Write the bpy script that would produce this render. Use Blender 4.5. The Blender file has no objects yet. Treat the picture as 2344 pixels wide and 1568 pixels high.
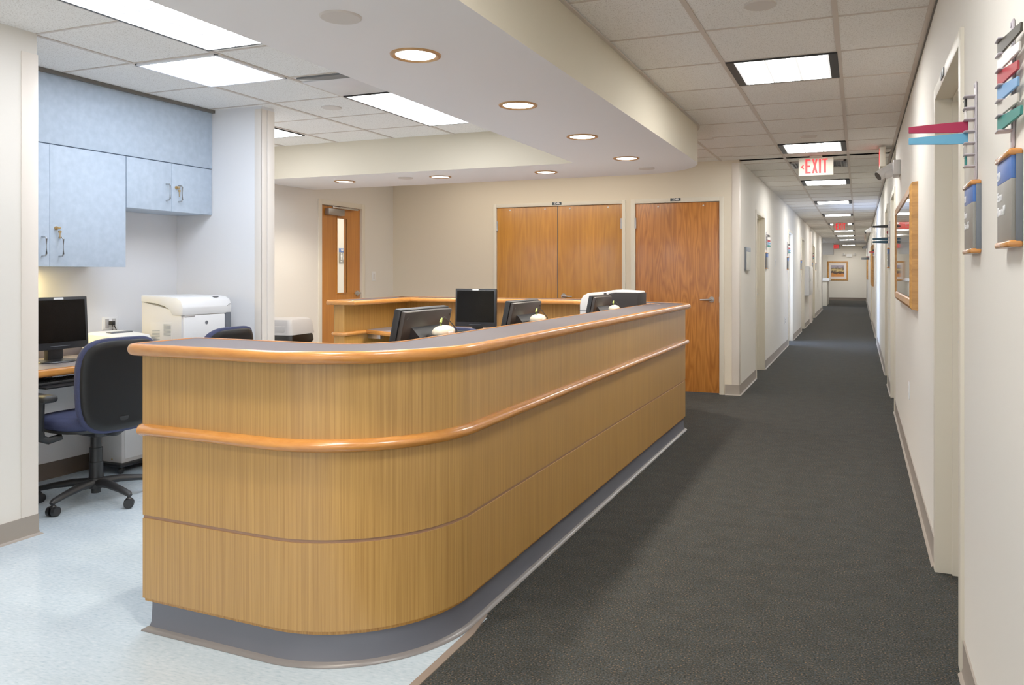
import bpy, bmesh, math, random
from mathutils import Vector, Matrix
PI = math.pi
rnd = random.Random(7)
scn = bpy.context.scene
COL = scn.collection

# ------------------------------------------------------------------ helpers
def lin(c):
    return tuple(((v/255)/12.92 if v/255 <= .04045 else ((v/255+.055)/1.055)**2.4) for v in c)

class MB:
    """collects shapes in one bmesh and links them as one mesh object"""
    def __init__(s): s.bm = bmesh.new()
    def _merge(s, b):
        me = bpy.data.meshes.new('tmp'); b.to_mesh(me); b.free()
        s.bm.from_mesh(me); bpy.data.meshes.remove(me)
    def box(s, x0, x1, y0, y1, z0, z1, bev=0, seg=2, M=None):
        b = bmesh.new()
        bmesh.ops.create_cube(b, size=1)
        for v in b.verts:
            v.co = Vector(((x0+x1)/2+v.co.x*(x1-x0), (y0+y1)/2+v.co.y*(y1-y0), (z0+z1)/2+v.co.z*(z1-z0)))
        if bev: bmesh.ops.bevel(b, geom=list(b.edges), offset=bev, segments=seg, profile=.5, affect='EDGES')
        if M: b.transform(M)
        s._merge(b); return s
    def poly(s, pts, axis, a0, a1, bev=0, seg=2, M=None):
        """prism of a 2-d outline: axis 'z' takes (x,y), 'y' takes (x,z), 'x' takes (y,z)"""
        b = bmesh.new()
        def p3(p, a): return {'z': (p[0], p[1], a), 'y': (p[0], a, p[1]), 'x': (a, p[0], p[1])}[axis]
        lo = [b.verts.new(p3(p, a0)) for p in pts]; hi = [b.verts.new(p3(p, a1)) for p in pts]
        n = len(pts); b.faces.new(lo); b.faces.new(hi)
        for i in range(n): b.faces.new((lo[i], lo[(i+1) % n], hi[(i+1) % n], hi[i]))
        bmesh.ops.recalc_face_normals(b, faces=b.faces)
        if bev: bmesh.ops.bevel(b, geom=list(b.edges), offset=bev, segments=seg, profile=.5, affect='EDGES')
        bmesh.ops.triangulate(b, faces=[f for f in b.faces if len(f.verts) > 4])
        if M: b.transform(M)
        s._merge(b); return s
    def cyl(s, p0, p1, r0, r1=None, n=20, cap=True):
        p0 = Vector(p0); p1 = Vector(p1); r1 = r0 if r1 is None else r1
        b = bmesh.new(); d = p1-p0
        bmesh.ops.create_cone(b, cap_ends=cap, segments=n, radius1=r0, radius2=r1, depth=d.length)
        b.transform(Matrix.Translation((p0+p1)/2) @ d.to_track_quat('Z', 'Y').to_matrix().to_4x4())
        s._merge(b); return s
    def lathe(s, prof, n=32, M=None):
        b = bmesh.new(); rings = []
        for r, z in prof:
            if r < 1e-6: rings.append([b.verts.new((0, 0, z))])
            else: rings.append([b.verts.new((r*math.cos(2*PI*k/n), r*math.sin(2*PI*k/n), z)) for k in range(n)])
        for A, B in zip(rings, rings[1:]):
            for k in range(n):
                q = [A[k % len(A)], A[(k+1) % len(A)], B[(k+1) % len(B)], B[k % len(B)]]
                u = []
                for v in q:
                    if v not in u: u.append(v)
                if len(u) > 2:
                    try: b.faces.new(u)
                    except ValueError: pass
        bmesh.ops.recalc_face_normals(b, faces=b.faces)
        if M: b.transform(M)
        s._merge(b); return s
    def tube(s, pts, r, n=10, flat=1.0):
        pts = [Vector(p) for p in pts]; b = bmesh.new(); rings = []
        up = Vector((0, 0, 1))
        for i, p in enumerate(pts):
            t = (pts[min(i+1, len(pts)-1)]-pts[max(i-1, 0)]).normalized()
            a = t.cross(up)
            if a.length < .05: a = t.cross(Vector((0, 1, 0)))
            a.normalize(); c = a.cross(t)
            rr = r[i] if isinstance(r, (list, tuple)) else r
            rings.append([b.verts.new(p+a*rr*math.cos(2*PI*k/n)+c*rr*flat*math.sin(2*PI*k/n)) for k in range(n)])
        for A, B in zip(rings, rings[1:]):
            for k in range(n): b.faces.new((A[k], A[(k+1) % n], B[(k+1) % n], B[k]))
        b.faces.new(rings[0]); b.faces.new(rings[-1])
        bmesh.ops.recalc_face_normals(b, faces=b.faces)
        s._merge(b); return s
    def sphere(s, c, r, sc=(1, 1, 1), n=20, M=None):
        b = bmesh.new(); bmesh.ops.create_uvsphere(b, u_segments=n, v_segments=max(8, n//2), radius=r)
        for v in b.verts: v.co = Vector((c[0]+v.co.x*sc[0], c[1]+v.co.y*sc[1], c[2]+v.co.z*sc[2]))
        if M: b.transform(M)
        s._merge(b); return s
    def sweep(s, path, prof, closed=False):
        """profile (offset to the right of travel, z) along a plan path"""
        n = len(path); b = bmesh.new(); rings = []
        for i in range(n):
            p = Vector(path[i]); dirs = []
            if closed or i > 0: dirs.append((p-Vector(path[i-1])).normalized())
            if closed or i < n-1: dirs.append((Vector(path[(i+1) % n])-p).normalized())
            nr = [Vector((d.y, -d.x)) for d in dirs]
            m = sum(nr, Vector((0, 0))); m.normalize(); m = m/max(.35, m.dot(nr[0]))
            rings.append([b.verts.new((p.x+m.x*o, p.y+m.y*o, z)) for o, z in prof])
        k = len(prof); R = n if closed else n-1
        for i in range(R):
            A, B = rings[i], rings[(i+1) % n]
            for j in range(k): b.faces.new((A[j], A[(j+1) % k], B[(j+1) % k], B[j]))
        if not closed: b.faces.new(rings[0]); b.faces.new(rings[-1])
        bmesh.ops.recalc_face_normals(b, faces=b.faces)
        s._merge(b); return s
    def loft(s, rings, cap=True):
        b = bmesh.new(); R = [[b.verts.new(p) for p in r] for r in rings]
        for A, B in zip(R, R[1:]):
            n = len(A)
            for k in range(n): b.faces.new((A[k], A[(k+1) % n], B[(k+1) % n], B[k]))
        if cap: b.faces.new(R[0]); b.faces.new(R[-1])
        bmesh.ops.recalc_face_normals(b, faces=b.faces)
        s._merge(b); return s
    def text(s, txt, size, M, ext=.0015, sx=1.0, align='CENTER', bold=0):
        cu = bpy.data.curves.new('t', 'FONT'); cu.body = txt; cu.size = size; cu.extrude = ext; cu.align_x = align
        cu.offset = bold; cu.align_y = 'CENTER'; cu.resolution_u = 4
        o = bpy.data.objects.new('t', cu); COL.objects.link(o)
        dg = bpy.context.evaluated_depsgraph_get()
        me = bpy.data.meshes.new_from_object(o.evaluated_get(dg))
        me.transform(M @ Matrix.Diagonal((sx, 1, 1, 1)))
        s.bm.from_mesh(me); bpy.data.meshes.remove(me); bpy.data.objects.remove(o); bpy.data.curves.remove(cu)
        return s
    def build(s, name, mat, parent=None, smooth=35, loc=None):
        me = bpy.data.meshes.new(name); s.bm.to_mesh(me); s.bm.free()
        if smooth:
            for p in me.polygons: p.use_smooth = True
            me.set_sharp_from_angle(angle=math.radians(smooth))
        me.materials.append(mat)
        o = bpy.data.objects.new(name, me); COL.objects.link(o)
        if parent: o.parent = parent
        if loc: o.location = loc
        return o

def tag(o, label=None, cat=None, group=None, kind=None):
    if label: o['label'] = label
    if cat: o['category'] = cat
    if group: o['group'] = group
    if kind: o['kind'] = kind
    return o
def thing(name, label, cat, loc=(0, 0, 0), rz=0, group=None):
    o = bpy.data.objects.new(name, None); COL.objects.link(o)
    o.empty_display_size = .1
    o.location = loc; o.rotation_euler = (0, 0, rz)
    return tag(o, label, cat, group)
def struct_empty(name, loc=(0, 0, 0), rz=0):
    o = bpy.data.objects.new(name, None); COL.objects.link(o); o.location = loc; o.rotation_euler = (0, 0, rz)
    o['kind'] = 'structure'; return o
def struct(name, mb, mat, smooth=35):
    return tag(mb.build(name, mat, None, smooth), kind='structure')
def dup(root, loc, rz=None, label=None):
    r = root.copy(); COL.objects.link(r); r.location = loc
    if rz is not None: r.rotation_euler = (0, 0, rz)
    if label: r['label'] = label
    for ch in list(root.children):
        c = ch.copy(); COL.objects.link(c); c.parent = r
        for g in list(ch.children):
            d = g.copy(); COL.objects.link(d); d.parent = c
    return r
FACE = Matrix.Rotation(PI/2, 4, 'X')           # text standing up, facing -y
def T(x, y, z): return Matrix.Translation((x, y, z))

# ------------------------------------------------------------------ materials
def nodes(name):
    m = bpy.data.materials.new(name); m.use_nodes = True
    nt = m.node_tree; b = nt.nodes['Principled BSDF']
    return m, nt, b
def mat(name, rgb, rough=.5, metal=0, spec=.5, bump=0, bscale=200, var=0, vscale=3, alpha=None, coat=0):
    m, nt, b = nodes(name); c = lin(rgb)
    b.inputs['Base Color'].default_value = (*c, 1); b.inputs['Roughness'].default_value = rough
    b.inputs['Metallic'].default_value = metal; b.inputs['Specular IOR Level'].default_value = spec
    b.inputs['Coat Weight'].default_value = coat
    tc = nt.nodes.new('ShaderNodeTexCoord')
    if var:
        n = nt.nodes.new('ShaderNodeTexNoise'); n.inputs['Scale'].default_value = vscale; n.inputs['Detail'].default_value = 5
        r = nt.nodes.new('ShaderNodeValToRGB')
        r.color_ramp.elements[0].position = .3; r.color_ramp.elements[1].position = .7
        r.color_ramp.elements[0].color = (*[v*(1-var) for v in c], 1); r.color_ramp.elements[1].color = (*[min(1, v*(1+var)) for v in c], 1)
        nt.links.new(tc.outputs['Object'], n.inputs['Vector']); nt.links.new(n.outputs['Fac'], r.inputs['Fac'])
        nt.links.new(r.outputs['Color'], b.inputs['Base Color'])
    if bump:
        n2 = nt.nodes.new('ShaderNodeTexNoise'); n2.inputs['Scale'].default_value = bscale
        bp = nt.nodes.new('ShaderNodeBump'); bp.inputs['Strength'].default_value = bump; bp.inputs['Distance'].default_value = .002
        nt.links.new(tc.outputs['Object'], n2.inputs['Vector']); nt.links.new(n2.outputs['Fac'], bp.inputs['Height'])
        nt.links.new(bp.outputs['Normal'], b.inputs['Normal'])
    return m
def emis(name, rgb, strength):
    m, nt, b = nodes(name)
    b.inputs['Base Color'].default_value = (*lin(rgb), 1)
    b.inputs['Emission Color'].default_value = (*lin(rgb), 1); b.inputs['Emission Strength'].default_value = strength
    return m
def lens(name, rgb, strength, nx, ny, sx, sy):
    """glowing acrylic lens divided by thin darker cell lines; object coordinates -sx/2..sx/2"""
    m, nt, b = nodes(name); L = nt.links.new
    tc = nt.nodes.new('ShaderNodeTexCoord'); sep = nt.nodes.new('ShaderNodeSeparateXYZ'); L(tc.outputs['Object'], sep.inputs[0])
    def line(out, n, size):
        a = nt.nodes.new('ShaderNodeMath'); a.operation = 'MULTIPLY_ADD'; a.inputs[1].default_value = n/size; a.inputs[2].default_value = n/2
        L(out, a.inputs[0])
        f = nt.nodes.new('ShaderNodeMath'); f.operation = 'PINGPONG'; f.inputs[1].default_value = .5; L(a.outputs[0], f.inputs[0])
        g = nt.nodes.new('ShaderNodeMath'); g.operation = 'GREATER_THAN'; g.inputs[1].default_value = .0058*n/size; L(f.outputs[0], g.inputs[0])
        return g.outputs[0]
    mu = nt.nodes.new('ShaderNodeMath'); mu.operation = 'MULTIPLY'
    L(line(sep.outputs['X'], nx, sx), mu.inputs[0]); L(line(sep.outputs['Y'], ny, sy), mu.inputs[1])
    mr = nt.nodes.new('ShaderNodeMapRange'); mr.inputs['To Min'].default_value = .8; mr.inputs['To Max'].default_value = strength
    L(mu.outputs[0], mr.inputs['Value']); L(mr.outputs[0], b.inputs['Emission Strength'])
    b.inputs['Emission Color'].default_value = (*lin(rgb), 1); b.inputs['Base Color'].default_value = (.3, .3, .3, 1)
    return m
def wood(name, dark, light, sc=(60, 60, 1.2), rough=.35, contrast=(.35, .7), coat=0, fine=0.35, knots=None):
    m, nt, b = nodes(name); L = nt.links.new
    tc = nt.nodes.new('ShaderNodeTexCoord'); mp = nt.nodes.new('ShaderNodeMapping'); mp.inputs['Scale'].default_value = sc
    L(tc.outputs['Object'], mp.inputs['Vector'])
    n = nt.nodes.new('ShaderNodeTexNoise'); n.inputs['Scale'].default_value = 1; n.inputs['Detail'].default_value = 7; n.inputs['Roughness'].default_value = .65
    L(mp.outputs[0], n.inputs['Vector'])
    fac = n.outputs['Fac']
    if knots:        # cathedral figure: contour lines of a stretched noise field
        mp2 = nt.nodes.new('ShaderNodeMapping'); mp2.inputs['Scale'].default_value = knots[0]; L(tc.outputs['Object'], mp2.inputs['Vector'])
        n2 = nt.nodes.new('ShaderNodeTexNoise'); n2.inputs['Scale'].default_value = 1; n2.inputs['Detail'].default_value = 2.5; L(mp2.outputs[0], n2.inputs['Vector'])
        a = nt.nodes.new('ShaderNodeMath'); a.operation = 'MULTIPLY'; a.inputs[1].default_value = knots[1]; L(n2.outputs['Fac'], a.inputs[0])
        w = nt.nodes.new('ShaderNodeMath'); w.operation = 'PINGPONG'; w.inputs[1].default_value = .5; L(a.outputs[0], w.inputs[0])
        mx = nt.nodes.new('ShaderNodeMix'); mx.inputs['Factor'].default_value = knots[2]; L(fac, mx.inputs[2]); L(w.outputs[0], mx.inputs[3]); fac = mx.outputs[0]
        ad = nt.nodes.new('ShaderNodeMath'); ad.operation = 'ADD'; ad.inputs[1].default_value = .25*knots[2]; L(fac, ad.inputs[0]); fac = ad.outputs[0]
    r = nt.nodes.new('ShaderNodeValToRGB'); r.color_ramp.elements[0].position = contrast[0]; r.color_ramp.elements[1].position = contrast[1]
    r.color_ramp.elements[0].color = (*lin(dark), 1); r.color_ramp.elements[1].color = (*lin(light), 1)
    L(fac, r.inputs['Fac'])
    # broad tonal drift
    mp3 = nt.nodes.new('ShaderNodeMapping'); mp3.inputs['Scale'].default_value = (sc[0]*.07, sc[1]*.07, sc[2]*.3); L(tc.outputs['Object'], mp3.inputs['Vector'])
    n3 = nt.nodes.new('ShaderNodeTexNoise'); n3.inputs['Scale'].default_value = 1; L(mp3.outputs[0], n3.inputs['Vector'])
    hs = nt.nodes.new('ShaderNodeHueSaturation'); mr = nt.nodes.new('ShaderNodeMapRange'); mr.inputs['From Min'].default_value = .3; mr.inputs['From Max'].default_value = .7
    mr.inputs['To Min'].default_value = 1-fine*.35; mr.inputs['To Max'].default_value = 1+fine*.3
    L(n3.outputs['Fac'], mr.inputs['Value']); L(mr.outputs[0], hs.inputs['Value']); L(r.outputs['Color'], hs.inputs['Color'])
    L(hs.outputs['Color'], b.inputs['Base Color']); b.inputs['Roughness'].default_value = rough; b.inputs['Coat Weight'].default_value = coat
    b.inputs['Coat Roughness'].default_value = .15
    return m
def speckle(name, cols, scale, rough, bump=.3, stretch=(1, 1, 1), broad=0, detail=2, spec=.5):
    m, nt, b = nodes(name); L = nt.links.new
    tc = nt.nodes.new('ShaderNodeTexCoord'); mp = nt.nodes.new('ShaderNodeMapping'); mp.inputs['Scale'].default_value = stretch; L(tc.outputs['Object'], mp.inputs['Vector'])
    n = nt.nodes.new('ShaderNodeTexNoise'); n.inputs['Scale'].default_value = scale; n.inputs['Detail'].default_value = detail; L(mp.outputs[0], n.inputs['Vector'])
    r = nt.nodes.new('ShaderNodeValToRGB'); el = r.color_ramp.elements
    while len(el) < len(cols): el.new(.5)
    for e, (p, c) in zip(el, cols): e.position = p; e.color = (*lin(c), 1)
    L(n.outputs['Fac'], r.inputs['Fac'])
    out = r.outputs['Color']
    if broad:
        n2 = nt.nodes.new('ShaderNodeTexNoise'); n2.inputs['Scale'].default_value = scale*.06; n2.inputs['Detail'].default_value = 4; L(mp.outputs[0], n2.inputs['Vector'])
        hs = nt.nodes.new('ShaderNodeHueSaturation'); mr = nt.nodes.new('ShaderNodeMapRange'); mr.inputs['From Min'].default_value = .3; mr.inputs['From Max'].default_value = .7
        mr.inputs['To Min'].default_value = 1-broad; mr.inputs['To Max'].default_value = 1+broad
        L(n2.outputs['Fac'], mr.inputs['Value']); L(mr.outputs[0], hs.inputs['Value']); L(out, hs.inputs['Color']); out = hs.outputs['Color']
    L(out, b.inputs['Base Color']); b.inputs['Roughness'].default_value = rough; b.inputs['Specular IOR Level'].default_value = spec
    if bump:
        bp = nt.nodes.new('ShaderNodeBump'); bp.inputs['Strength'].default_value = bump; bp.inputs['Distance'].default_value = .004
        L(n.outputs['Fac'], bp.inputs['Height']); L(bp.outputs['Normal'], b.inputs['Normal'])
    return m

M = {}
M['wall'] = mat('wall_paint', (223, 218, 209), .7, spec=.3, bump=.08, bscale=350)
M['wall_back'] = mat('wall_paint_back', (224, 212, 190), .7, spec=.3, bump=.08, bscale=350)
M['wall_cool'] = mat('wall_paint_cool', (226, 226, 228), .65, spec=.3, bump=.05, bscale=350)
M['frame'] = mat('frame_paint', (222, 214, 196), .45)
M['guard'] = mat('corner_guard_vinyl', (228, 218, 206), .4)
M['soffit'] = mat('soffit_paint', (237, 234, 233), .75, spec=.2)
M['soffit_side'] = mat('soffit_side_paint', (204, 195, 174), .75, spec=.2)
M['tile'] = speckle('ceiling_tile', [(.3, (198, 192, 184)), (.46, (234, 231, 226)), (.7, (238, 236, 231))], 160, .9, .25, spec=.1)
M['tbar'] = mat('ceiling_tbar', (196, 184, 172), .5)
M['dark_trim'] = mat('dark_wall_angle', (92, 88, 82), .6)  # dark trim strip along the ceiling edge
M['carpet'] = speckle('carpet', [(.3, (15, 19, 22)), (.43, (40, 43, 43)), (.51, (58, 52, 41)), (.58, (34, 56, 68)), (.68, (112, 84, 52))], 150, .95, .7, (1, 1.3, 1), .14, 4, .1)
M['vct'] = speckle('vinyl_floor', [(.25, (156, 174, 188)), (.42, (174, 190, 202)), (.6, (182, 197, 208)), (.78, (200, 208, 213))], 42, .15, .0, (1, 2.6, 1), .06, 6)
M['strip'] = mat('reducer_strip', (128, 112, 100), .5)
M['base'] = mat('cove_base', (142, 132, 122), .45)
M['base_dark'] = mat('cove_base_dark', (96, 84, 74), .5)
M['kick'] = mat('counter_cove_base', (88, 90, 100), .35, var=.04)
M['laminate'] = wood('oak_laminate', (150, 107, 52), (187, 142, 75), (150, 150, 1.6), .33, (.3, .66), 0, .14)
M['laminate_in'] = wood('oak_laminate_inner', (150, 98, 36), (196, 142, 66), (140, 140, 1.5), .4, (.3, .66), 0, .15)
M['oak'] = wood('solid_oak_trim', (176, 104, 40), (212, 142, 66), (14, 14, 70), .25, (.15, .85), .3, .25)
M['flange'] = mat('cove_base_toe', (112, 107, 106), .3)
M['groove'] = mat('counter_groove', (150, 112, 86), .5)
M['top'] = mat('counter_laminate_top', (80, 74, 78), .55, spec=.18, bump=.03, bscale=500, var=.03, vscale=60)
M['desk_top'] = mat('desk_laminate_top', (112, 104, 106), .4, var=.03, vscale=40)
M['door_gold'] = wood('oak_door_gold', (162, 98, 26), (206, 138, 46), (40, 40, 1.2), .35, (.25, .75), .1, .3, ((5, 5, .55), 9, .35))
M['door_red'] = wood('oak_door_red', (142, 76, 24), (202, 126, 54), (50, 50, 1.4), .35, (.22, .72), .1, .35, ((6, 6, .7), 14, .55))
M['door_rest'] = wood('oak_door_restroom', (168, 96, 28), (200, 126, 46), (40, 40, 1.2), .35, (.25, .75), .1, .3, ((5, 5, .5), 8, .25))
M['blue'] = speckle('blue_laminate', [(.25, (166, 182, 200)), (.5, (174, 190, 208)), (.75, (184, 199, 216))], 24, .5, 0, (1, 1, 1), .03, 6)
M['seam'] = mat('dark_seam', (60, 66, 76), .8)
M['steel'] = mat('brushed_steel', (190, 190, 190), .28, 1)
M['alu'] = mat('aluminium_grey', (150, 146, 142), .4, .8)
M['brass'] = mat('brass_key', (190, 160, 110), .35, .8)
M['black'] = mat('black_plastic', (14, 14, 16), .38, var=.05, vscale=40)
M['black_soft'] = mat('black_rubbery', (16, 16, 18), .55)
M['shell'] = mat('chair_back_shell', (12, 13, 14), .42, spec=.3, bump=.02, bscale=600)
M['fabric'] = mat('navy_fabric', (42, 48, 82), .85, bump=.6, bscale=420, var=.16, vscale=180)
M['bezel'] = mat('monitor_plastic', (22, 24, 28), .4, spec=.35)
M['bezel_back'] = mat('monitor_back_plastic', (42, 37, 35), .4, spec=.35)
M['screen'] = mat('monitor_screen_glass', (3, 3, 3), .25, spec=.15)
M['white_pl'] = mat('white_plastic', (232, 232, 232), .35)
M['offwhite'] = mat('offwhite_plastic', (214, 212, 210), .42)
M['cream'] = mat('cream_plastic', (232, 224, 204), .35)
M['grey_pl'] = mat('grey_plastic', (168, 164, 162), .4)
M['greyd'] = mat('dark_grey_plastic', (84, 88, 96), .4)
M['vent'] = mat('vent_grey', (150, 156, 160), .5)
M['green'] = mat('green_plug', (170, 190, 90), .4)
M['mfp'] = mat('charcoal_plastic', (36, 33, 33), .6, spec=.2)
M['bag'] = mat('black_bag_film', (14, 14, 15), .3)
M['sign_blue'] = mat('sign_blue', (52, 98, 172), .45)
M['sign_grey'] = mat('sign_grey', (124, 122, 116), .45)
M['sign_side'] = mat('sign_back_grey', (92, 98, 106), .5)
M['sign_white'] = mat('sign_lettering', (236, 236, 238), .5)
M['sign_pale'] = mat('sign_pale_grey', (206, 206, 196), .5)
M['sign_paleblue'] = mat('sign_pale_blue', (150, 162, 178), .5)
M['plate'] = mat('number_plate_dark', (38, 52, 62), .4)
M['exit_face'] = mat('exit_sign_face', (214, 206, 190), .5)
M['exit_red'] = emis('exit_red_letters', (255, 22, 34), .85); M['exit_red'].node_tree.nodes['Principled BSDF'].inputs['Base Color'].default_value = (.25, .004, .006, 1)
M['red_lamp'] = emis('red_lamp', (255, 60, 20), 3)
M['clearpl'] = mat('lilac_grey_plastic', (178, 170, 178), .35)
for k, c in dict(crimson=(150, 28, 62), skyblue=(84, 150, 186), flagwhite=(232, 226, 222), flagblack=(58, 54, 46), flagred=(160, 48, 58),
                 flagblue=(104, 146, 190), flaggrey=(190, 184, 176), teal=(44, 118, 112), flagnavy=(36, 66, 84), flagdark=(30, 30, 30)).items():
    M[k] = mat('flag_'+k, c, .5, spec=.25)
M['mirror'] = mat('mirror_glass', (225, 225, 222), .03, 1)
M['frame_oak'] = wood('oak_picture_frame', (150, 98, 40), (198, 142, 70), (30, 3, 30), .4, (.3, .7))
M['mat_board'] = mat('picture_mat_board', (222, 214, 212), .8)
M['downrim'] = mat('downlight_trim', (176, 132, 84), .3, .6)
M['down_lens'] = emis('downlight_lens', (255, 252, 244), 9)
M['cover'] = mat('sprinkler_cover', (206, 198, 190), .6)
M['trofframe'] = mat('troffer_black_edge', (16, 16, 18), .5)
M['rail_white'] = mat('rail_white', (232, 232, 236), .35)
M['flat_lens'] = emis('square_light_lens', (226, 238, 255), 20)
M['vent_panel'] = mat('diffuser_white_panel', (206, 204, 206), .3, var=.05, vscale=6)
M['dark_slot'] = mat('dark_slot', (96, 98, 100), .5)
M['warmlamp'] = emis('warm_lamp', (255, 226, 150), 90)
M['purplerug'] = M['fabric']
def glassmat():
    m, nt, b = nodes('clear_glass'); b.inputs['Transmission Weight'].default_value = 1; b.inputs['Roughness'].default_value = 0
    b.inputs['IOR'].default_value = 1.45; b.inputs['Base Color'].default_value = (.95, .97, .95, 1); return m
M['glass'] = glassmat()
def landscape():
    m, nt, b = nodes('landscape_print'); L = nt.links.new
    tc = nt.nodes.new('ShaderNodeTexCoord'); sep = nt.nodes.new('ShaderNodeSeparateXYZ'); L(tc.outputs['Object'], sep.inputs[0])
    n = nt.nodes.new('ShaderNodeTexNoise'); n.inputs['Scale'].default_value = 7; n.inputs['Detail'].default_value = 6; L(tc.outputs['Object'], n.inputs['Vector'])
    a = nt.nodes.new('ShaderNodeMath'); a.operation = 'MULTIPLY_ADD'; a.inputs[1].default_value = .3; L(n.outputs['Fac'], a.inputs[0]); L(sep.outputs['Z'], a.inputs[2])
    mr = nt.nodes.new('ShaderNodeMapRange'); mr.inputs['From Min'].default_value = -.13; mr.inputs['From Max'].default_value = .43; L(a.outputs[0], mr.inputs['Value'])
    r = nt.nodes.new('ShaderNodeValToRGB'); el = r.color_ramp.elements
    while len(el) < 7: el.new(.5)
    for e, (p, c) in zip(el, [(0, (196, 120, 52)), (.24, (206, 130, 60)), (.3, (70, 52, 48)), (.45, (84, 66, 54)), (.56, (214, 186, 118)), (.7, (96, 80, 66)), (.85, (150, 142, 160))]):
        e.position = p; e.color = (*lin(c), 1)
    L(mr.outputs[0], r.inputs['Fac']); L(r.outputs['Color'], b.inputs['Base Color']); b.inputs['Roughness'].default_value = .4
    return m
M['print'] = landscape()

# ------------------------------------------------------------------ key planes
ZC, ZS = 2.464, 2.161            # ceiling, soffit underside
XR, XL = .316, -1.165            # corridor walls
YB, XW = 8.35, -5.38             # back wall, far left wall
XN, YN = -3.77, 2.68             # near-left wall and its end
XA, YP, XP = -4.72, 4.42, -3.93  # alcove back wall, pier face, pier end
YE = 38.2                        # end of corridor
Y0 = -2.6                        # behind the camera

# ------------------------------------------------------------------ floors
f = MB()
f.box(-1.29, XR+.3, Y0, YE+.3, -.06, 0); f.box(-1.316, -1.29, 2.64, 6.37, -.06, .0015); f.box(-4, -1.29, 6.37, YB+.2, -.06, 0); f.box(XW-.2, -4, 6.72, YB+.2, -.06, 0)
f.box(-4.2, -1.29, 20, YE+.3, -.06, 0)
struct('floor', f, M['carpet'], 0)
f = MB(); f.box(XW-1.3, -1.29, Y0, 6.37, -.06, 0); f.box(XW-1.3, -4, 6.37, 6.72, -.06, 0)
struct('floor_vinyl', f, M['vct'], 0)
struct('trim_1', MB().poly([(-1.306, Y0), (-1.276, Y0), (-1.276, 2.50), (-1.300, 2.66), (-1.306, 2.66)], 'z', -.01, .004), M['strip'])

# ------------------------------------------------------------------ walls
def wall_x(name, x0, x1, spans, openings, m, ztop=ZC+.2):
    """wall slab between x0 and x1 running along y, with door openings (ya, yb, head)"""
    b = MB(); cur = spans[0]
    for ya, yb, h in sorted(openings):
        ya -= .03; yb += .03; b.box(x0, x1, cur, ya, 0, ztop); b.box(x0, x1, ya, yb, h+.03, ztop); cur = yb
    b.box(x0, x1, cur, spans[1], 0, ztop)
    return struct(name, b, m, 0)
R_DOORS = [(2.88, 3.74, 2.03), (7.93, 8.78, 2.03), (9.85, 10.62, 2.03), (15.6, 16.5, 2.03), (21.8, 22.7, 2.03)]
L_DOORS = [(9.8, 10.66, 2.0), (14.46, 15.36, 2.0), (17.9, 18.75, 2.0), (22.4, 23.3, 2.0)]
wall_x('wall_right', XR, XR+.16, (Y0, YE), R_DOORS, M['wall'])
wall_x('wall_corridor_left', XL-.16, XL, (YB+.15, 28.6), L_DOORS, M['wall'])
b = MB()
for xa, xb, za, zb in ((XW-.2, -3.98, 0, ZC+.2), (-3.98, -2.415, 2.06, ZC+.2), (-2.415, -2.305, 0, ZC+.2), (-2.305, -1.35, 2.06, ZC+.2), (-1.35, XL, 0, ZC+.2)):
    b.box(xa, xb, YB, YB+.15, za, zb)
struct('wall_back', b, M['wall_back'], 0)
b = MB(); b.box(XW-.15, XW, YP+.13, 6.92, 0, ZC+.2); b.box(XW-.15, XW, 6.92, 7.72, 2.055, ZC+.2); b.box(XW-.15, XW, 7.72, YB, 0, ZC+.2)
struct('wall_left', b, M['wall'], 0)
struct('wall_near_left', MB().box(XN-1.1, XN, Y0, YN, 0, ZC+.2), M['wall'], 0)
struct('wall_alcove', MB().box(XA-.12, XA, YN, YP, 0, ZC+.2), M['wall_cool'], 0)
struct('wall_partition', MB().box(XW-.1, XP, YP, YP+.13, 0, ZC+.2, .004), M['wall_cool'], 35)
b = MB(); b.box(-3.4, XR+.3, YE, YE+.15, 0, ZC+.2)
struct('wall_end', b, M['wall'], 0)
# recess past the far left end of the corridor
b = MB(); b.box(-3.4, XL, 28.5, 28.6, 0, ZC+.2); b.box(-3.5, -3.4, 28.5, YE, 0, ZC+.2); struct('wall_recess', b, M['wall'], 0)
struct('wall_restroom', MB().box(-6.25, -6.2, 6.3, 8.6, 0, ZC+.2), M['wall'], 0)
# corner guards and control joints
struct('trim_2', MB().box(XN-.002, XN+.004, 2.6, YN+.004, .1, 2.36, .002), M['guard'])
b = MB(); b.box(XP-.002, XP+.004, YP-.004, YP+.05, .1, ZC-.02, .002); b.box(XP-.06, XP+.004, YP-.004, YP, .1, ZC-.02, .002); b.box(XP, XP+.004, YP+.055, YP+.128, .1, ZC-.02, .002)
struct('trim_3', b, M['guard'])
b = MB(); b.box(XL-.075, XL+.004, YB-.004, YB, .1, ZC-.03, .002); b.box(XL, XL+.004, YB-.004, YB+.07, .1, ZC-.03, .002); struct('trim_4', b, M['guard'])

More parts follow.
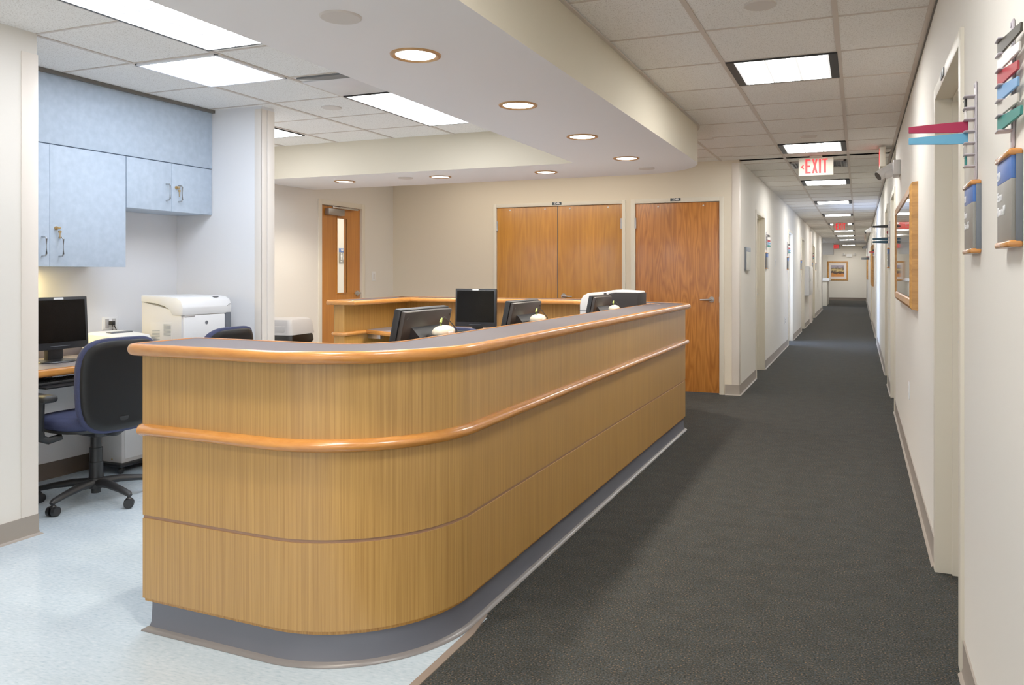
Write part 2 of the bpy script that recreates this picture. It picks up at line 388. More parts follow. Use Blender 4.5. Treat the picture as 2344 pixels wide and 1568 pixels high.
# ------------------------------------------------------------------ baseboards
BP = [(0, 0), (.02, 0), (.018, .004), (.009, .010), (.006, .022), (.006, .1), (0, .1)]
def base(name, runs, m, hi=.1):
    b = MB(); pr = [(o, z if z < .09 else hi) for o, z in BP]
    for p in runs: b.sweep(p, pr)
    return struct(name, b, m)
base('baseboard_right', [[(XR, y1), (XR, y0)][::-1][::-1] for y0, y1 in ((Y0, 2.82), (3.8, 7.88), (8.84, 9.8), (10.68, 15.54), (16.56, 21.75), (22.76, YE))], M['base'], .11)
base('baseboard_corridor_left', [[(-1.31, YB), (XL, YB), (XL, 9.75)], [(XL, 10.72), (XL, 14.4)], [(XL, 15.42), (XL, 17.84)], [(XL, 18.8), (XL, 22.3)], [(XL, 23.4), (XL, 28.6)]], M['base'], .11)
for o in ('baseboard_right', 'baseboard_corridor_left'): pass
base('baseboard_back', [[(XW, YB), (-4.02, YB)]], M['base'])
base('baseboard_near_left', [[(XN, Y0), (XN, YN), (XN-.6, YN)]], M['base'], .1)
base('baseboard_alcove', [[(XA, YN), (XA, YP), (XP, YP), (XP, YP+.13), (XW, YP+.13)]], M['base_dark'], .1)
base('baseboard_left', [[(XW, YP+.13), (XW, 6.87)], [(XW, 7.78), (XW, YB)]], M['base'])
base('baseboard_end', [[(-3.4, YE), (XR, YE)]], M['base_dark'], .13)

# ------------------------------------------------------------------ ceiling, grid, soffit
b = MB(); b.box(XW-1.3, XR+.2, Y0, YB+.1, ZC, ZC+.1); b.box(-3.6, XR+.2, YB, YE+.2, ZC, ZC+.1)
struct('ceiling', b, M['tile'], 0)
b = MB(); t = .012; dz = .005
for x in (-.099, -.708): b.box(x-t, x+t, Y0, YE, ZC-dz, ZC)
for x in (-3.205, -3.795, -2.6): b.box(x-t, x+t, Y0, 5.9, ZC-dz, ZC)
b.box(-4.385-t, -4.385+t, YP+.13, 5.9, ZC-dz, ZC); b.box(-4.98-t, -4.98+t, YP+.13, 5.9, ZC-dz, ZC)
b.box(-1.35-t, -1.35+t, 6.9, YB, ZC-dz, ZC)
k = 0
yy = 3.825-.6096*7
while yy < YE:
    b.box(-1.19 if yy < YB else XL, XR, yy-t*.55, yy+t*.55, ZC-dz*.7, ZC); yy += .6096
for y in (6.95, 7.5, 8.05): b.box(XW, -1.19, y-t*.55, y+t*.55, ZC-dz*.7, ZC)
for y in (.93, 1.52, 2.1, 2.68, 3.25, 3.83, 4.37, 4.94, 5.47): b.box(-4.35 if y < YP else XW, -2.12, y-t*.55, y+t*.55, ZC-dz*.7, ZC)
# wall angles
b.box(XR-.03, XR, Y0, YE, ZC-dz*.8, ZC)
struct('ceiling_grid', b, M['tbar'], 0)
struct('trim_5', MB().box(XR-.007, XR+.001, Y0, YE, ZC-.012, ZC-.004), M['dark_trim'], 0)
def arc(cx, cy, r, a0, a1, n):
    return [(cx+r*math.cos(math.radians(a0+(a1-a0)*i/n)), cy+r*math.sin(math.radians(a0+(a1-a0)*i/n))) for i in range(n+1)]
outl = [(-1.194, Y0)] + arc(-1.844, 6.17, .65, 0, 90, 28) + [(XW, 6.82), (XW, 5.9), (-2.12, 5.9), (-2.12, Y0)]
b = MB()
def fillpoly(bm, pts, z, flip):
    vs = [bm.verts.new((x, y, z)) for x, y in pts]; fc = bm.faces.new(vs)
    if flip: fc.normal_flip()
    bmesh.ops.triangulate(bm, faces=[fc])
fillpoly(b.bm, outl, ZS, False)
for v in b.bm.faces: pass
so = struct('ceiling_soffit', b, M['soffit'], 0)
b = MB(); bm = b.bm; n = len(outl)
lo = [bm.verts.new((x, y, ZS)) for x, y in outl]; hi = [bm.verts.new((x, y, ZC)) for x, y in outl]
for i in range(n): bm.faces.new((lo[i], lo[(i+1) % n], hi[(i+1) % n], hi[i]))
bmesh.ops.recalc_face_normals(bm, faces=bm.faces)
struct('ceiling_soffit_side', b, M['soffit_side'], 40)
b = MB(); b.sweep([(-1.194, Y0)] + arc(-1.844, 6.17, .65, 0, 40, 14), [(0, ZC-.012), (.018, ZC-.012), (.018, ZC-.004), (0, ZC-.004)])
struct('trim_6', b, M['tbar'])
struct('trim_7', MB().box(-4.378, -4.352, YN, YP-.002, ZC-.022, ZC-.002), M['dark_trim'], 0)

# ------------------------------------------------------------------ ceiling fixtures
def troffer(label, x0, x1, y0, y1, mt, edge_x, edge_y, group):
    t = thing('ceiling_light', label, 'ceiling light', ((x0+x1)/2, (y0+y1)/2, ZC), 0, group)
    hx, hy = (x1-x0)/2, (y1-y0)/2
    b = MB()
    b.box(-hx, -hx+edge_x, -hy, hy, -.012, -.0005); b.box(hx-edge_x, hx, -hy, hy, -.012, -.0005)
    b.box(-hx, hx, -hy, -hy+edge_y, -.012, -.0005); b.box(-hx, hx, hy-edge_y, hy, -.012, -.0005)
    b.build('frame', M['trofframe'], t, 0)
    MB().box(-hx+edge_x, hx-edge_x, -hy+edge_y, hy-edge_y, -.010, -.002).build('diffuser', mt, t, 0)
    return t
LENS_C = lens('corridor_lens', (252, 250, 246), 31, 3, 3, .49, .53)
LENS_L = lens('station_lens', (246, 249, 255), 11, 3, 6, .56, 1.1)
CY = [-1.62, 1.40, 4.43, 7.46, 10.52, 13.68, 16.8, 20.05, 23.3, 26.6, 29.9, 36.2]
nm = ['behind camera', 'above the camera', 'nearest of the corridor row, before the EXIT sign', 'second of the corridor row, just before the EXIT sign',
      'third of the corridor row, just past the first EXIT sign', 'fourth of the corridor row', 'fifth of the corridor row, before the second EXIT sign',
      'sixth of the corridor row, partly behind the second EXIT sign', 'seventh of the corridor row, past the second EXIT sign', 'eighth of the corridor row', 'ninth of the corridor row', 'farthest of the corridor row, near the end wall']
c0 = None
for y, s in zip(CY, nm):
    lab = 'square corridor ceiling light, '+s
    if c0 is None: c0 = troffer(lab, -.694, -.106, y, y+.56, LENS_C, .045, .008, 'recessed corridor ceiling lights')
    else: dup(c0, (-.4, y+.28, ZC), None, lab)
t1 = troffer('long gridded ceiling light at the top left, nearest the camera', -3.19, -2.612, 1.99, 3.19, LENS_L, .012, .012, 'long ceiling lights over the nurse station')
dup(t1, (-2.9, 4.91, ZC), None, 'long gridded ceiling light in the middle, beside the white diffuser panel').scale = (1, .93, 1)
dup(t1, (-4.69, 4.91, ZC), None, 'long ceiling light partly hidden behind the white pier').scale = (1, .93, 1)
t = thing('ceiling_light', 'bright bluish square ceiling light in front of the blue cabinets', 'ceiling light', (-3.5, 3.54, ZC))
b = MB()
for x0, x1, y0, y1 in ((-.295, .295, -.28, -.262), (-.295, .295, .262, .28), (-.295, -.277, -.28, .28), (.277, .295, -.28, .28)): b.box(x0, x1, y0, y1, -.014, -.0005, .003)
b.build('frame', M['rail_white'], t)
MB().box(-.255, .255, -.245, .245, -.012, -.002).build('diffuser', M['flat_lens'], t, 0)
# air diffuser with dark slot beside the second long light
t = thing('ceiling_vent', 'white ceiling air diffuser panel with a dark slot, between two lights', 'vent', (-2.9, 4.08, ZC))
MB().box(-.29, .29, -.14, .25, -.010, -.0005, .003).build('panel', M['vent_panel'], t)
b = MB(); b.poly([(-.26, -.23), (.28, -.23), (.28, -.15), (-.1, -.15)], 'z', -.012, -.001); b.build('slot', M['dark_slot'], t, 0)
# air register behind the exit sign
t = thing('ceiling_vent', 'louvred ceiling air register half hidden behind the first EXIT sign', 'vent', (-.405, 8.95, ZC))
b = MB()
for x0, x1, y0, y1 in ((-.285, .285, -.255, -.225), (-.285, .285, .225, .255), (-.285, -.255, -.255, .255), (.255, .285, -.255, .255)): b.box(x0, x1, y0, y1, -.016, -.0005, .003)
b.build('frame', M['alu'], t)
MB().box(-.255, .255, -.225, .225, -.004, -.001).build('backing', M['dark_slot'], t, 0)
b = MB()
for i in range(5):
    x = .05+.045*i
    for s in (-1, 1): b.box(s*x-.004, s*x+.004, -.225, .225, -.018, -.003, 0, 1, T(0, 0, 0))
b.build('louvre', M['alu'], t, 0)
# downlights
def downlight(x, y, label, first=[None]):
    if first[0]: return dup(first[0], (x, y, ZS), None, label)
    t = thing('downlight', label, 'downlight', (x, y, ZS), 0, 'recessed soffit downlights'); first[0] = t
    MB().lathe([(.078, -.001), (.082, -.006), (.092, -.009), (.1, -.006), (.102, -.0005)], 40).build('trim_ring', M['downrim'], t)
    MB().lathe([(0, -.0025), (.079, -.0025), (.079, -.001)], 40).build('lens', M['down_lens'], t)
    return t
ds = [(-1.654, .7, 'round downlight in the soffit above the camera'), (-1.654, 1.72, 'round downlight in the soffit, next before the nearest one in view'),
      (-1.654, 2.73, 'round soffit downlight, nearest and largest of those over the counter'), (-1.654, 3.745, 'round soffit downlight, second along the long counter'),
      (-1.654, 4.765, 'round soffit downlight, third along the long counter'), (-1.654, 5.79, 'round soffit downlight, fourth along the long counter, near the curved corner'),
      (-2.535, 6.34, 'round downlight in the far soffit, above the double doors'), (-3.557, 6.3, 'round downlight in the far soffit, between the corner and the double doors'),
      (-4.592, 6.29, 'round downlight in the far soffit, in front of the restroom door')]
for x, y, l in ds: downlight(x, y, l)
# sprinkler covers
def cover(x, y, z, label, r=.05, first=[None]):
    if first[0]: return dup(first[0], (x, y, z), None, label)
    o = MB().lathe([(0, -.007), (.066, -.007), (.07, -.004), (.07, 0)], 36).build('sprinkler_cover', M['cover'], None); o.location = (x, y, z)
    first[0] = o; return tag(o, label, 'sprinkler cover', 'round flush sprinkler covers')
for x, y, z, l in [(-1.645, 2.23, ZS, 'round flush sprinkler cover in the soffit, above the nearest downlight'), (-1.656, 6.41, ZS, 'round flush sprinkler cover in the soffit at its curved corner'),
                   (-3.9, 6.26, ZS, 'round flush sprinkler cover in the far soffit between two downlights'), (-3.5, 4.64, ZC, 'round sprinkler cover in the tile beside the middle long light'),
                   (-.403, 3.54, ZC, 'round sprinkler cover at the top of the corridor ceiling'), (-.403, 7.12, ZC, 'round sprinkler cover just before the second corridor light'),
                   (-.406, 11.4, ZC, 'round sprinkler cover past the third corridor light'), (-.41, 15.4, ZC, 'round sprinkler cover past the fourth corridor light')]: cover(x, y, z, l)

# ------------------------------------------------------------------ doors
def door_frame(t, w, h, m, face=.05, depth=.14):
    b = MB(); y0 = -.012
    b.box(-face, 0, y0, depth, 0, h+face, .002); b.box(w, w+face, y0, depth, 0, h+face, .002); b.box(0, w, y0, depth, h, h+face, .002)
    b.box(0, .016, .055, depth, 0, h, .001); b.box(w-.016, w, .055, depth, 0, h, .001); b.box(0, w, .055, depth, h-.016, h, .001)
    return b.build('door_frame', m, t)
def lever(t, x, z, sgn, y=0):
    b = MB(); b.cyl((x, y, z), (x, y-.012, z), .032, .03, 24); b.cyl((x, y-.012, z), (x, y-.05, z), .013, .012, 16)
    b.tube([(x, y-.048, z), (x+sgn*.02, y-.052, z), (x+sgn*.06, y-.052, z-.002), (x+sgn*.115, y-.05, z-.003)], [.012, .012, .010, .008], 10)
    return b.build('lever_handle', M['steel'], t)
def recess_door(n, x, y0, y1, side, h=2.0, col='frame', leaf='frame'):
    w = y1-y0
    t = struct_empty('door_%d' % n, (x, y0 if side < 0 else y1, 0), PI/2 if side < 0 else -PI/2)
    door_frame(t, w, h, M['frame'], .05, .16)
    MB().box(.018, w-.018, .13, .165, .01, h-.018).build('door_leaf', M[leaf], t)
    lever(t, w-.08 if side < 0 else .08, 1.0, -1 if side < 0 else 1, .13)
    return t
# double doors
t = struct_empty('door_1', (-3.962, YB, 0))
door_frame(t, 1.528, 2.045, M['frame'], .04, .14)
def leafobj(x0, x1, m, nm='door_leaf', y=.006, h=2.04):
    return MB().box(x0, x1, y, y+.044, .012, h, .0015).build(nm, m, t)
leafobj(.003, .762, M['door_gold']); leafobj(.766, 1.525, M['door_gold'])
MB().box(.7605, .7675, .004, .03, .012, 2.04).build('astragal_gap', M['seam'], t, 0)
lever(t, .84, 1.018, 1, .006)
for x in (.005, 1.523):
    b = MB(); b.cyl((x, -.006, 1.77), (x, -.006, 1.885), .008, None, 12); b.box(x-.012, x+.012, -.004, .008, 1.77, 1.885); b.build('hinge', M['steel'], t)
    b = MB(); b.cyl((x, -.006, .25), (x, -.006, .365), .008, None, 12); b.box(x-.012, x+.012, -.004, .008, .25, .365); b.build('hinge', M['steel'], t)
for x in (.17, .61, .915, 1.365):
    MB().cyl((x, .008, 2.012), (x, .001, 2.012), .009, .007, 14).build('stop_button', M['white_pl'], t)
# single door
t = struct_empty('door_2', (-2.285, YB, 0))
door_frame(t, .917, 2.04, M['frame'], .048, .14)
leafobj(.004, .913, M['door_red'], 'door_leaf', .006, 2.035)
lever(t, .835, 1.0, -1, .006)
MB().box(.912, .921, -.002, .02, .97, 1.03).build('strike_plate', M['steel'], t)
b = MB(); b.cyl((.0, -.006, 1.77), (.0, -.006, 1.885), .008, None, 12); b.box(-.012, .012, -.004, .008, 1.77, 1.885); b.build('hinge', M['steel'], t)
b = MB(); b.cyl((.0, -.006, .25), (.0, -.006, .365), .008, None, 12); b.box(-.012, .012, -.004, .008, .25, .365); b.build('hinge', M['steel'], t)
for x in (.255, .745): MB().cyl((x, .008, 2.0), (x, .001, 2.0), .009, .007, 14).build('stop_button', M['white_pl'], t)
# restroom door with lite
t = struct_empty('door_3', (XW, 6.955, 0), PI/2)
door_frame(t, .73, 2.02, M['frame'], .055, .14)
MB().box(.60, .725, .0, .05, .02, 2.01).build('jamb_filler', M['frame'], t) if False else None
b = MB(); lx0, lx1, lz0, lz1 = .3, .478, 1.06, 1.89
b.box(.004, lx0, .02, .064, .012, 2.015); b.box(lx1, .726, .02, .064, .012, 2.015); b.box(lx0, lx1, .02, .064, .012, lz0); b.box(lx0, lx1, .02, .064, lz1, 2.015)
b.build('door_leaf', M['door_rest'], t, 0)
b = MB()
for x0, x1, z0, z1 in ((lx0-.012, lx0, lz0-.012, lz1+.012), (lx1, lx1+.012, lz0-.012, lz1+.012), (lx0, lx1, lz0-.012, lz0), (lx0, lx1, lz1, lz1+.012)): b.box(x0, x1, .012, .03, z0, z1, .002)
b.build('lite_bead', M['door_rest'], t)
MB().box(lx0, lx1, .04, .046, lz0, lz1).build('vision_pane', M['glass'], t, 0)
lever(t, .67, 1.05, -1, .02)
MB().box(.08, .36, -.04, .02, 1.915, 1.985, .004).build('closer_body', M['alu'], t)
b = MB(); b.box(.14, .6, -.05, -.035, 1.99, 2.005, .002); b.box(.3, .62, -.03, -.012, 1.997, 2.012, .002); b.build('closer_arm', M['steel'], t)
# corridor doors
recess_door(4, XR, 2.88, 3.74, 1, 2.03); recess_door(5, XR, 7.93, 8.78, 1, 2.03); recess_door(6, XR, 9.85, 10.62, 1, 2.03); recess_door(7, XR, 15.6, 16.5, 1, 2.03); recess_door(8, XR, 21.8, 22.7, 1, 2.03)
recess_door(9, XL, 9.8, 10.66, -1); recess_door(11, XL, 17.9, 18.75, -1); recess_door(12, XL, 22.4, 23.3, -1)
t = struct_empty('door_10', (XL, 14.46, 0), PI/2); door_frame(t, .9, 2.0, M['frame'], .05, .16)
struct('wall_daylit_room', MB().box(-2.6, -2.55, 13.4, 16.4, 0, ZC), M['wall_cool'], 0)

# ------------------------------------------------------------------ reception counter
E0 = (-2.412, 2.106)
path = [E0, (-1.805, 2.085)] + arc(-1.805, 2.57, .485, -90, 0, 30)[1:] + [(-1.32, 6.36)] + arc(-1.41, 6.36, .09, 0, 55, 7)[1:] + [(-2.40, 7.13), (-2.47, 7.155), (-4.47, 7.155), (-4.5, 7.125), (-4.5, 6.0)]
ct = thing('reception_counter', 'long curved oak laminate nurse station counter with grey top and oak rails', 'counter')
def cs(name, prof, m, p=None, closed=False, parent=ct): return MB().sweep(p or path, prof, closed).build(name, m, parent)
rect = lambda o0, o1, z0, z1: [(o0, z0), (o1, z0), (o1, z1), (o0, z1)]
cs('upper_panel', rect(-.01, 0, .70, .998), M['laminate'])
cs('middle_panel', rect(-.01, 0, .414, .735), M['laminate'])
cs('lower_panel', rect(-.01, 0, .114, .402), M['laminate'])
cs('inner_wall', rect(-.115, -.0105, .1, .998), M['laminate_in'])
cs('groove_strip', rect(-.0104, -.004, .40, .416), M['groove'])
kp = [(-2.392, 2.2), (-2.392, 2.106)] + path[1:-1] + [(-4.5, 6.02)]
cs('toe_kick', [(-.06, 0), (.012, 0), (.010, .004), (-.006, .012), (-.011, .03), (-.013, .09), (-.013, .1), (-.02, .1), (-.02, .116), (-.06, .116)], M['kick'], kp)
cs('toe_flange', [(-.006, .001), (.014, .001), (.012, .005), (.003, .0105), (-.006, .0135)], M['flange'], kp)
def halfround(o, zc_, w, h, n=9):
    return [(o-.006, zc_-h/2)] + [(o+w*math.cos(a), zc_+h/2*math.sin(a)) for a in [(-PI/2+PI*i/n) for i in range(n+1)]] + [(o-.006, zc_+h/2)]
rp = [(-2.412, 2.2), (-2.412, 2.122), (-2.394, 2.105)] + path[1:-1] + [(-4.5, 6.02), (-4.48, 6.0), (-4.405, 6.0), (-4.385, 6.02), (-4.385, 6.33)]
cs('bumper_rail', halfround(0, .722, .032, .042), M['oak'], rp)
# top: loop of the outer and inner edge
tp = [(-2.44, 2.108)] + path[1:-1] + [(-4.5, 5.94)]
def offs(pth, o):
    out = []
    for i in range(len(pth)):
        p = Vector(pth[i]); dd = []
        if i: dd.append((p-Vector(pth[i-1])).normalized())
        if i < len(pth)-1: dd.append((Vector(pth[i+1])-p).normalized())
        nr = [Vector((d.y, -d.x)) for d in dd]; m = sum(nr, Vector((0, 0))); m.normalize(); m = m/max(.35, m.dot(nr[0]))
        out.append((p.x+m.x*o, p.y+m.y*o))
    return out
cs('top_surface', rect(-.262, .024, .996, 1.031), M['top'], tp)
def clean(pts, d=.012):
    out = [pts[0]]
    for p in pts[1:]:
        if math.dist(p, out[-1]) > d: out.append(p)
    return out
oo = offs(tp, .0235); ii = offs(tp, -.2615)
def rc(p, a, b2, r=.02):
    p = Vector(p); a = (Vector(a)-p).normalized(); b2 = (Vector(b2)-p).normalized()
    return [tuple(p+a*r), tuple(p+a*r*.3+b2*r*.3), tuple(p+b2*r)]
loop = rc(oo[0], ii[0], oo[1]) + oo[1:-1] + rc(oo[-1], oo[-2], ii[-1]) + rc(ii[-1], oo[-1], ii[-2]) + list(reversed(ii[1:-1])) + rc(ii[0], ii[1], oo[0])
loop = clean(loop, .006)
cs('edge_nosing', [(-.004, .991), (.004, .991)] + [(.004+.017*math.cos(a), 1.0125+.0215*math.sin(a)) for a in [(-PI/2+PI*i/8) for i in range(1, 8)]] + [(.004, 1.034), (-.004, 1.033)], M['oak'], loop, True)

# work surfaces inside
dk = thing('work_desk', 'built-in desk along the inner side of the nurse station counter', 'desk')
ip = offs(path, -.116)
MB().poly([(-2.37, 2.225), (-1.85, 2.215), (-1.62, 2.29), (-1.49, 2.47), (-1.44, 2.75), (-1.44, 6.28), (-2.46, 7.025), (-4.384, 7.035), (-4.384, 6.335), (-3.95, 6.11), (-2.45, 6.08), (-2.16, 5.8), (-2.16, 2.95), (-2.37, 2.9)], 'z', .708, .742).build('desk_top', M['desk_top'], dk, 0)
MB().sweep([(-4.384, 6.335), (-3.95, 6.11), (-2.45, 6.08), (-2.16, 5.8), (-2.16, 2.95), (-2.37, 2.9)], [(0, .704), (.014, .708), (.02, .724), (.014, .741), (0, .744)]).build('edge_nosing', M['oak'], dk)
for (x, y) in ((-2.0, 3.4), (-2.0, 5.0), (-3.6, 6.6)): MB().box(x-.02, x+.02, y-.02, y+.02, 0, .708, .003).build('support_leg', M['black_soft'], dk)
MB().box(-4.382, -4.24, 6.36, 6.42, .655, .708, .003).build('wall_bracket', M['steel'], dk)

# ------------------------------------------------------------------ alcove desk and cabinets
da = thing('alcove_desk', 'wall desk with grey top and oak front edge below the blue cabinets', 'desk')
XD = -4.15
MB().box(XA+.001, XD, YN+.001, YP-.001, .722, .757).build('desk_top', M['desk_top'], da)
MB().box(XD-.001, XD+.02, YN+.001, YP-.001, .716, .759, .014, 4).build('edge_nosing', M['oak'], da)
MB().box(XA+.001, XA+.012, YN+.001, YP-.001, .757, .83, .002).build('backsplash', M['desk_top'], da)
def cab(label, y0, y1, zb, hand, keyed):
    t = thing('wall_cabinet', label, 'cabinet', (-4.38, y0, zb), 0, 'blue wall cabinets')
    h = 2.037-zb; w = y1-y0
    MB().box(XA+4.38+.001, -.02, .001, w-.001, .001, h).build('carcass', M['blue'], t, 0)
    mid = w/2
    for k, (a, c) in enumerate(((.0025, mid-.0015), (mid+.0015, w-.0025))):
        d = MB().box(-.019, 0, a, c, 0, h-.003, .0012).build('door', M['blue'], t)
        yh = (c-.045) if k == 0 else (a+.055)
        zh = .07 if h < .5 else .06
        b = MB(); b.tube([(0, yh, zh), (.03, yh, zh+.003), (.036, yh, zh+.012), (.036, yh, zh+.1), (.03, yh, zh+.109), (0, yh, zh+.112)], .0048, 10)
        b.build('pull_handle', M['steel'], d)
        if k == keyed:
            yk = a+.035; zk = h*.5 if h < .5 else .225
            b = MB(); b.cyl((0, yk, zk), (.008, yk, zk), .011, None, 16); b.cyl((.008, yk, zk), (.014, yk, zk), .004); b.box(.009, .024, yk-.003, yk+.014, zk-.006, zk+.008, .002)
            b.box(.018, .021, yk+.008, yk+.014, zk-.062, zk-.018, .001); b.cyl((.016, yk+.011, zk-.022), (.022, yk+.011, zk-.022), .009, None, 12)
            b.build('lock_key', M['brass'], d)
    return t
cab('tall blue wall cabinet with a brass key, over the black monitor', YN+.001, 3.699, 1.323, 0, 1)
cab('short blue wall cabinet with a brass key, next to the white pier', 3.701, YP-.004, 1.706, 0, 1)
o = MB().box(XA+.001, -4.378, YN+.001, YP-.004, 2.04, ZC-.001, .0008).build('cabinet_filler_panel', M['blue'], None)
tag(o, 'plain blue fascia panel filling the gap between cabinets and ceiling', 'panel')
t = thing('under_cabinet_light', 'slim warm lamp glowing under the tall blue cabinet', 'lamp', (-4.655, 3.02, 1.323))
MB().box(-.045, .045, -.25, .25, -.010, -.001, .003).build('housing', M['white_pl'], t)
MB().box(-.035, .035, -.24, .24, -.012, -.009).build('diffuser', M['warmlamp'], t, 0)

# ------------------------------------------------------------------ monitors
def monitor(label, loc, rz, tilt=0, w=.37, h=.305, lift=.075, sticker=False):
    """screen faces local -y; stands on z=0"""
    t = thing('computer_monitor', label, 'monitor', loc, rz, 'black computer monitors')
    R = Matrix.Translation((0, 0, lift)) @ Matrix.Rotation(-tilt, 4, 'X')
    b = MB(); b.box(-w/2, w/2, -.03, .0, 0, h, .005, 2, R)
    hs = b.build('bezel', M['bezel'], t)
    b = MB(); b.box(-w/2+.004, w/2-.004, -.001, .022, .004, h-.004, .008, 2, R); b.build('back_shell', M['bezel_back'], t)
    b = MB()
    def q(a, y, z0, z1): return [R @ Vector(p) for p in ((-a, y, z0), (a, y, z0), (a, y, z1), (-a, y, z1))]
    b.loft([q(.135, .02, .05, .25), q(.13, .03, .055, .245), q(.1, .06, .08, .205), q(.095, .064, .085, .2)])
    hump = b.build('electronics_hump', M['bezel'], t)
    b = MB()
    for i in range(9): b.box(-.124, -.1, .034, .05, .08+i*.012, .0845+i*.012, 0, 1, R)
    b.build('cooling_slots', M['black'], hump)
    MB().box(-w/2+.018, w/2-.018, -.0325, -.029, .042, h-.018, .001, 1, R).build('screen', M['screen'], hs)
    b = MB(); b.box(-.06, .06, -.032, -.0295, .018, .021, 0, 1, R); b.build('control_strip', M['greyd'], hs)
    if sticker: MB().box(-.03, .03, -.0335, -.029, h-.016, h-.004, .001, 1, R).build('white_label', M['white_pl'], hs)
    for x in (-w/2+.025, w/2-.025): MB().cyl(R @ Vector((x, .021, h-.03)), R @ Vector((x, .0235, h-.03)), .005, None, 10).build('screw_hole', M['black'], t)
    b = MB(); b.box(-.05, .05, .01, .045, .012, lift+.12, .008); b.build('stand_neck', M['black'], t)
    b = MB(); b.lathe([(0, 0), (.118, 0), (.125, .004), (.12, .01), (.06, .016), (0, .018)], 36, T(0, .02, 0) @ Matrix.Diagonal((1, .8, 1, 1))); b.build('stand_base', M['black'], t)
    return t
ZD = .742
monitor('black monitor with a blank screen on the alcove desk under the cabinets', (-4.43, 3.27, .757), PI/2, .06, .37, .31, .075, True)
monitor('black monitor seen from behind, nearest of three along the long counter', (-1.78, 2.915, ZD), -PI/2, .21, .40, .32, .082)
monitor('black monitor seen from behind, second of three along the long counter', (-1.78, 3.98, ZD), -PI/2, .21, .40, .32, .078)
monitor('black monitor seen from behind, third along the counter, before the charcoal office machine', (-1.78, 5.36, ZD), -PI/2, .21, .40, .32, .068)
monitor('black monitor facing the camera on the back desk before the double doors', (-3.24, 6.4, ZD), 0.05, .03, .40, .345, .053, True)

# ------------------------------------------------------------------ cream handheld devices in black holders
def scanner(label, x, y, z, s=1.0):
    t = thing('barcode_scanner', label, 'scanner', (x, y, z), PI/2, 'cream scanners behind the long counter')
    b = MB(); rings = []
    for u, w, h in ((-.062, .012, .012), (-.055, .026, .024), (-.03, .036, .034), (.01, .038, .038), (.045, .034, .032), (.062, .024, .022), (.068, .01, .008)):
        rings.append([Vector((u*s, w*math.cos(2*PI*k/16)*s, (.012+h*math.sin(2*PI*k/16)*.8)*s)) for k in range(16)])
    b.loft(rings); body = b.build('body', M['cream'], t, 60)
    MB().box(-.02*s, .02*s, -.041*s, -.034*s, .002*s, .016*s, .002).build('label_plate', M['white_pl'], body)
    b = MB(); b.tube([(-.02*s, 0, .036*s), (-.022*s, 0, .055*s), (-.012*s, 0, .072*s)], [.007*s, .006*s, .004*s], 10); b.build('green_plug', M['green'], t)
    b = MB(); b.tube([(-.012*s, 0, .072*s), (.01*s, 0, .076*s), (.035*s, -.01*s, .06*s), (.055*s, -.036*s, .02*s), (.06*s, -.04*s, -.03*s)], .0022*s, 8); b.build('cable', M['black'], t)
    b = MB(); b.box(-.085*s, -.02*s, -.035*s, .035*s, -.04*s, .004*s, .004); b.build('holder', M['black'], t)
    b = MB(); b.cyl((-.05*s, 0, ZD-z+.01), (-.05*s, 0, -.035*s), .012); b.lathe([(0, ZD-z), (.05, ZD-z), (.05, ZD-z+.008), (.012, ZD-z+.014)], 24, T(-.05*s, 0, 0)); b.build('holder_stand', M['black'], t)
    return t
scanner('cream scanner with green plug beside the nearest monitor on the long counter', -1.64, 2.93, 1.025, .98)
scanner('cream scanner with green plug beside the second monitor on the long counter', -1.64, 3.98, 1.02, .98)
scanner('small cream scanner in front of the charcoal office machine', -1.64, 5.42, 1.015, .95)

# ------------------------------------------------------------------ multifunction machine at the far corner
t = thing('office_printer', 'white office machine with a charcoal side unit at the far counter corner', 'printer', (-2.1, 5.99, ZD))
W = .485
prof = [(0, 0), (.23, 0), (.23, .385), (.12, .385), (.07, .38), (.03, .36), (.008, .325), (0, .28)]
MB().poly(prof, 'y', 0, .25, .004).build('body', M['offwhite'], t)
MB().box(-.002, .2, -.003, .1, .236, .24).build('seam', M['greyd'], t, 0)
prof = [(.2, .36), (.222, .362), (.25, .376), (.3, .384), (W-.01, .384), (W-.02, .397), (.28, .405), (.235, .396), (.2, .385)]
MB().poly(prof, 'y', .0, .26, .003).build('scanner_lid', M['white_pl'], t)
prof = [(.21, 0), (W, 0), (W, .384), (.30, .384), (.25, .368), (.222, .333), (.21, .28)]
MB().poly(prof, 'y', -.014, .255, .003).build('side_unit', M['mfp'], t)
MB().box(.212, W+.001, -.0155, -.013, .21, .213).build('side_seam', M['black'], t, 0)
MB().box(.34, .355, -.016, -.013, .19, .206, .002).build('power_button', M['black'], t)

# ------------------------------------------------------------------ laser printer on the alcove desk
t = thing('laser_printer', 'large white laser printer with side vents on the alcove desk', 'printer', (-4.465, 3.89, .757))
pw, pd, ph = .36, .42, .378     # x depth, y width
prof = [(0, 0), (pw, 0), (pw, .255), (0, .3)]
MB().poly([(0, 0), (pw-.01, 0), (pw-.01, .27), (0, .335)], 'y', 0, pd, .006).build('body', M['offwhite'], t)
pts = [(0, .335), (.13, .325), (.2, .31), (.25, .285), (.275, .25), (pw+.003, .25), (pw+.006, .3), (pw-.01, .345), (pw-.05, .366), (.2, .372), (0, .378)]
MB().poly(pts, 'y', -.004, pd+.004, .005).build('top_cover', M['white_pl'], t)
MB().box(pw-.012, pw+.002, .012, pd-.055, .02, .246, .004).build('front_door', M['white_pl'], t)
MB().box(pw-.012, pw+.003, pd-.05, pd+.002, .0, .262, .006).build('dark_edge', M['greyd'], t)
MB().box(pw-.002, pw+.0045, .012, .1, .238, .25, .003).build('door_grip', M['grey_pl'], t)
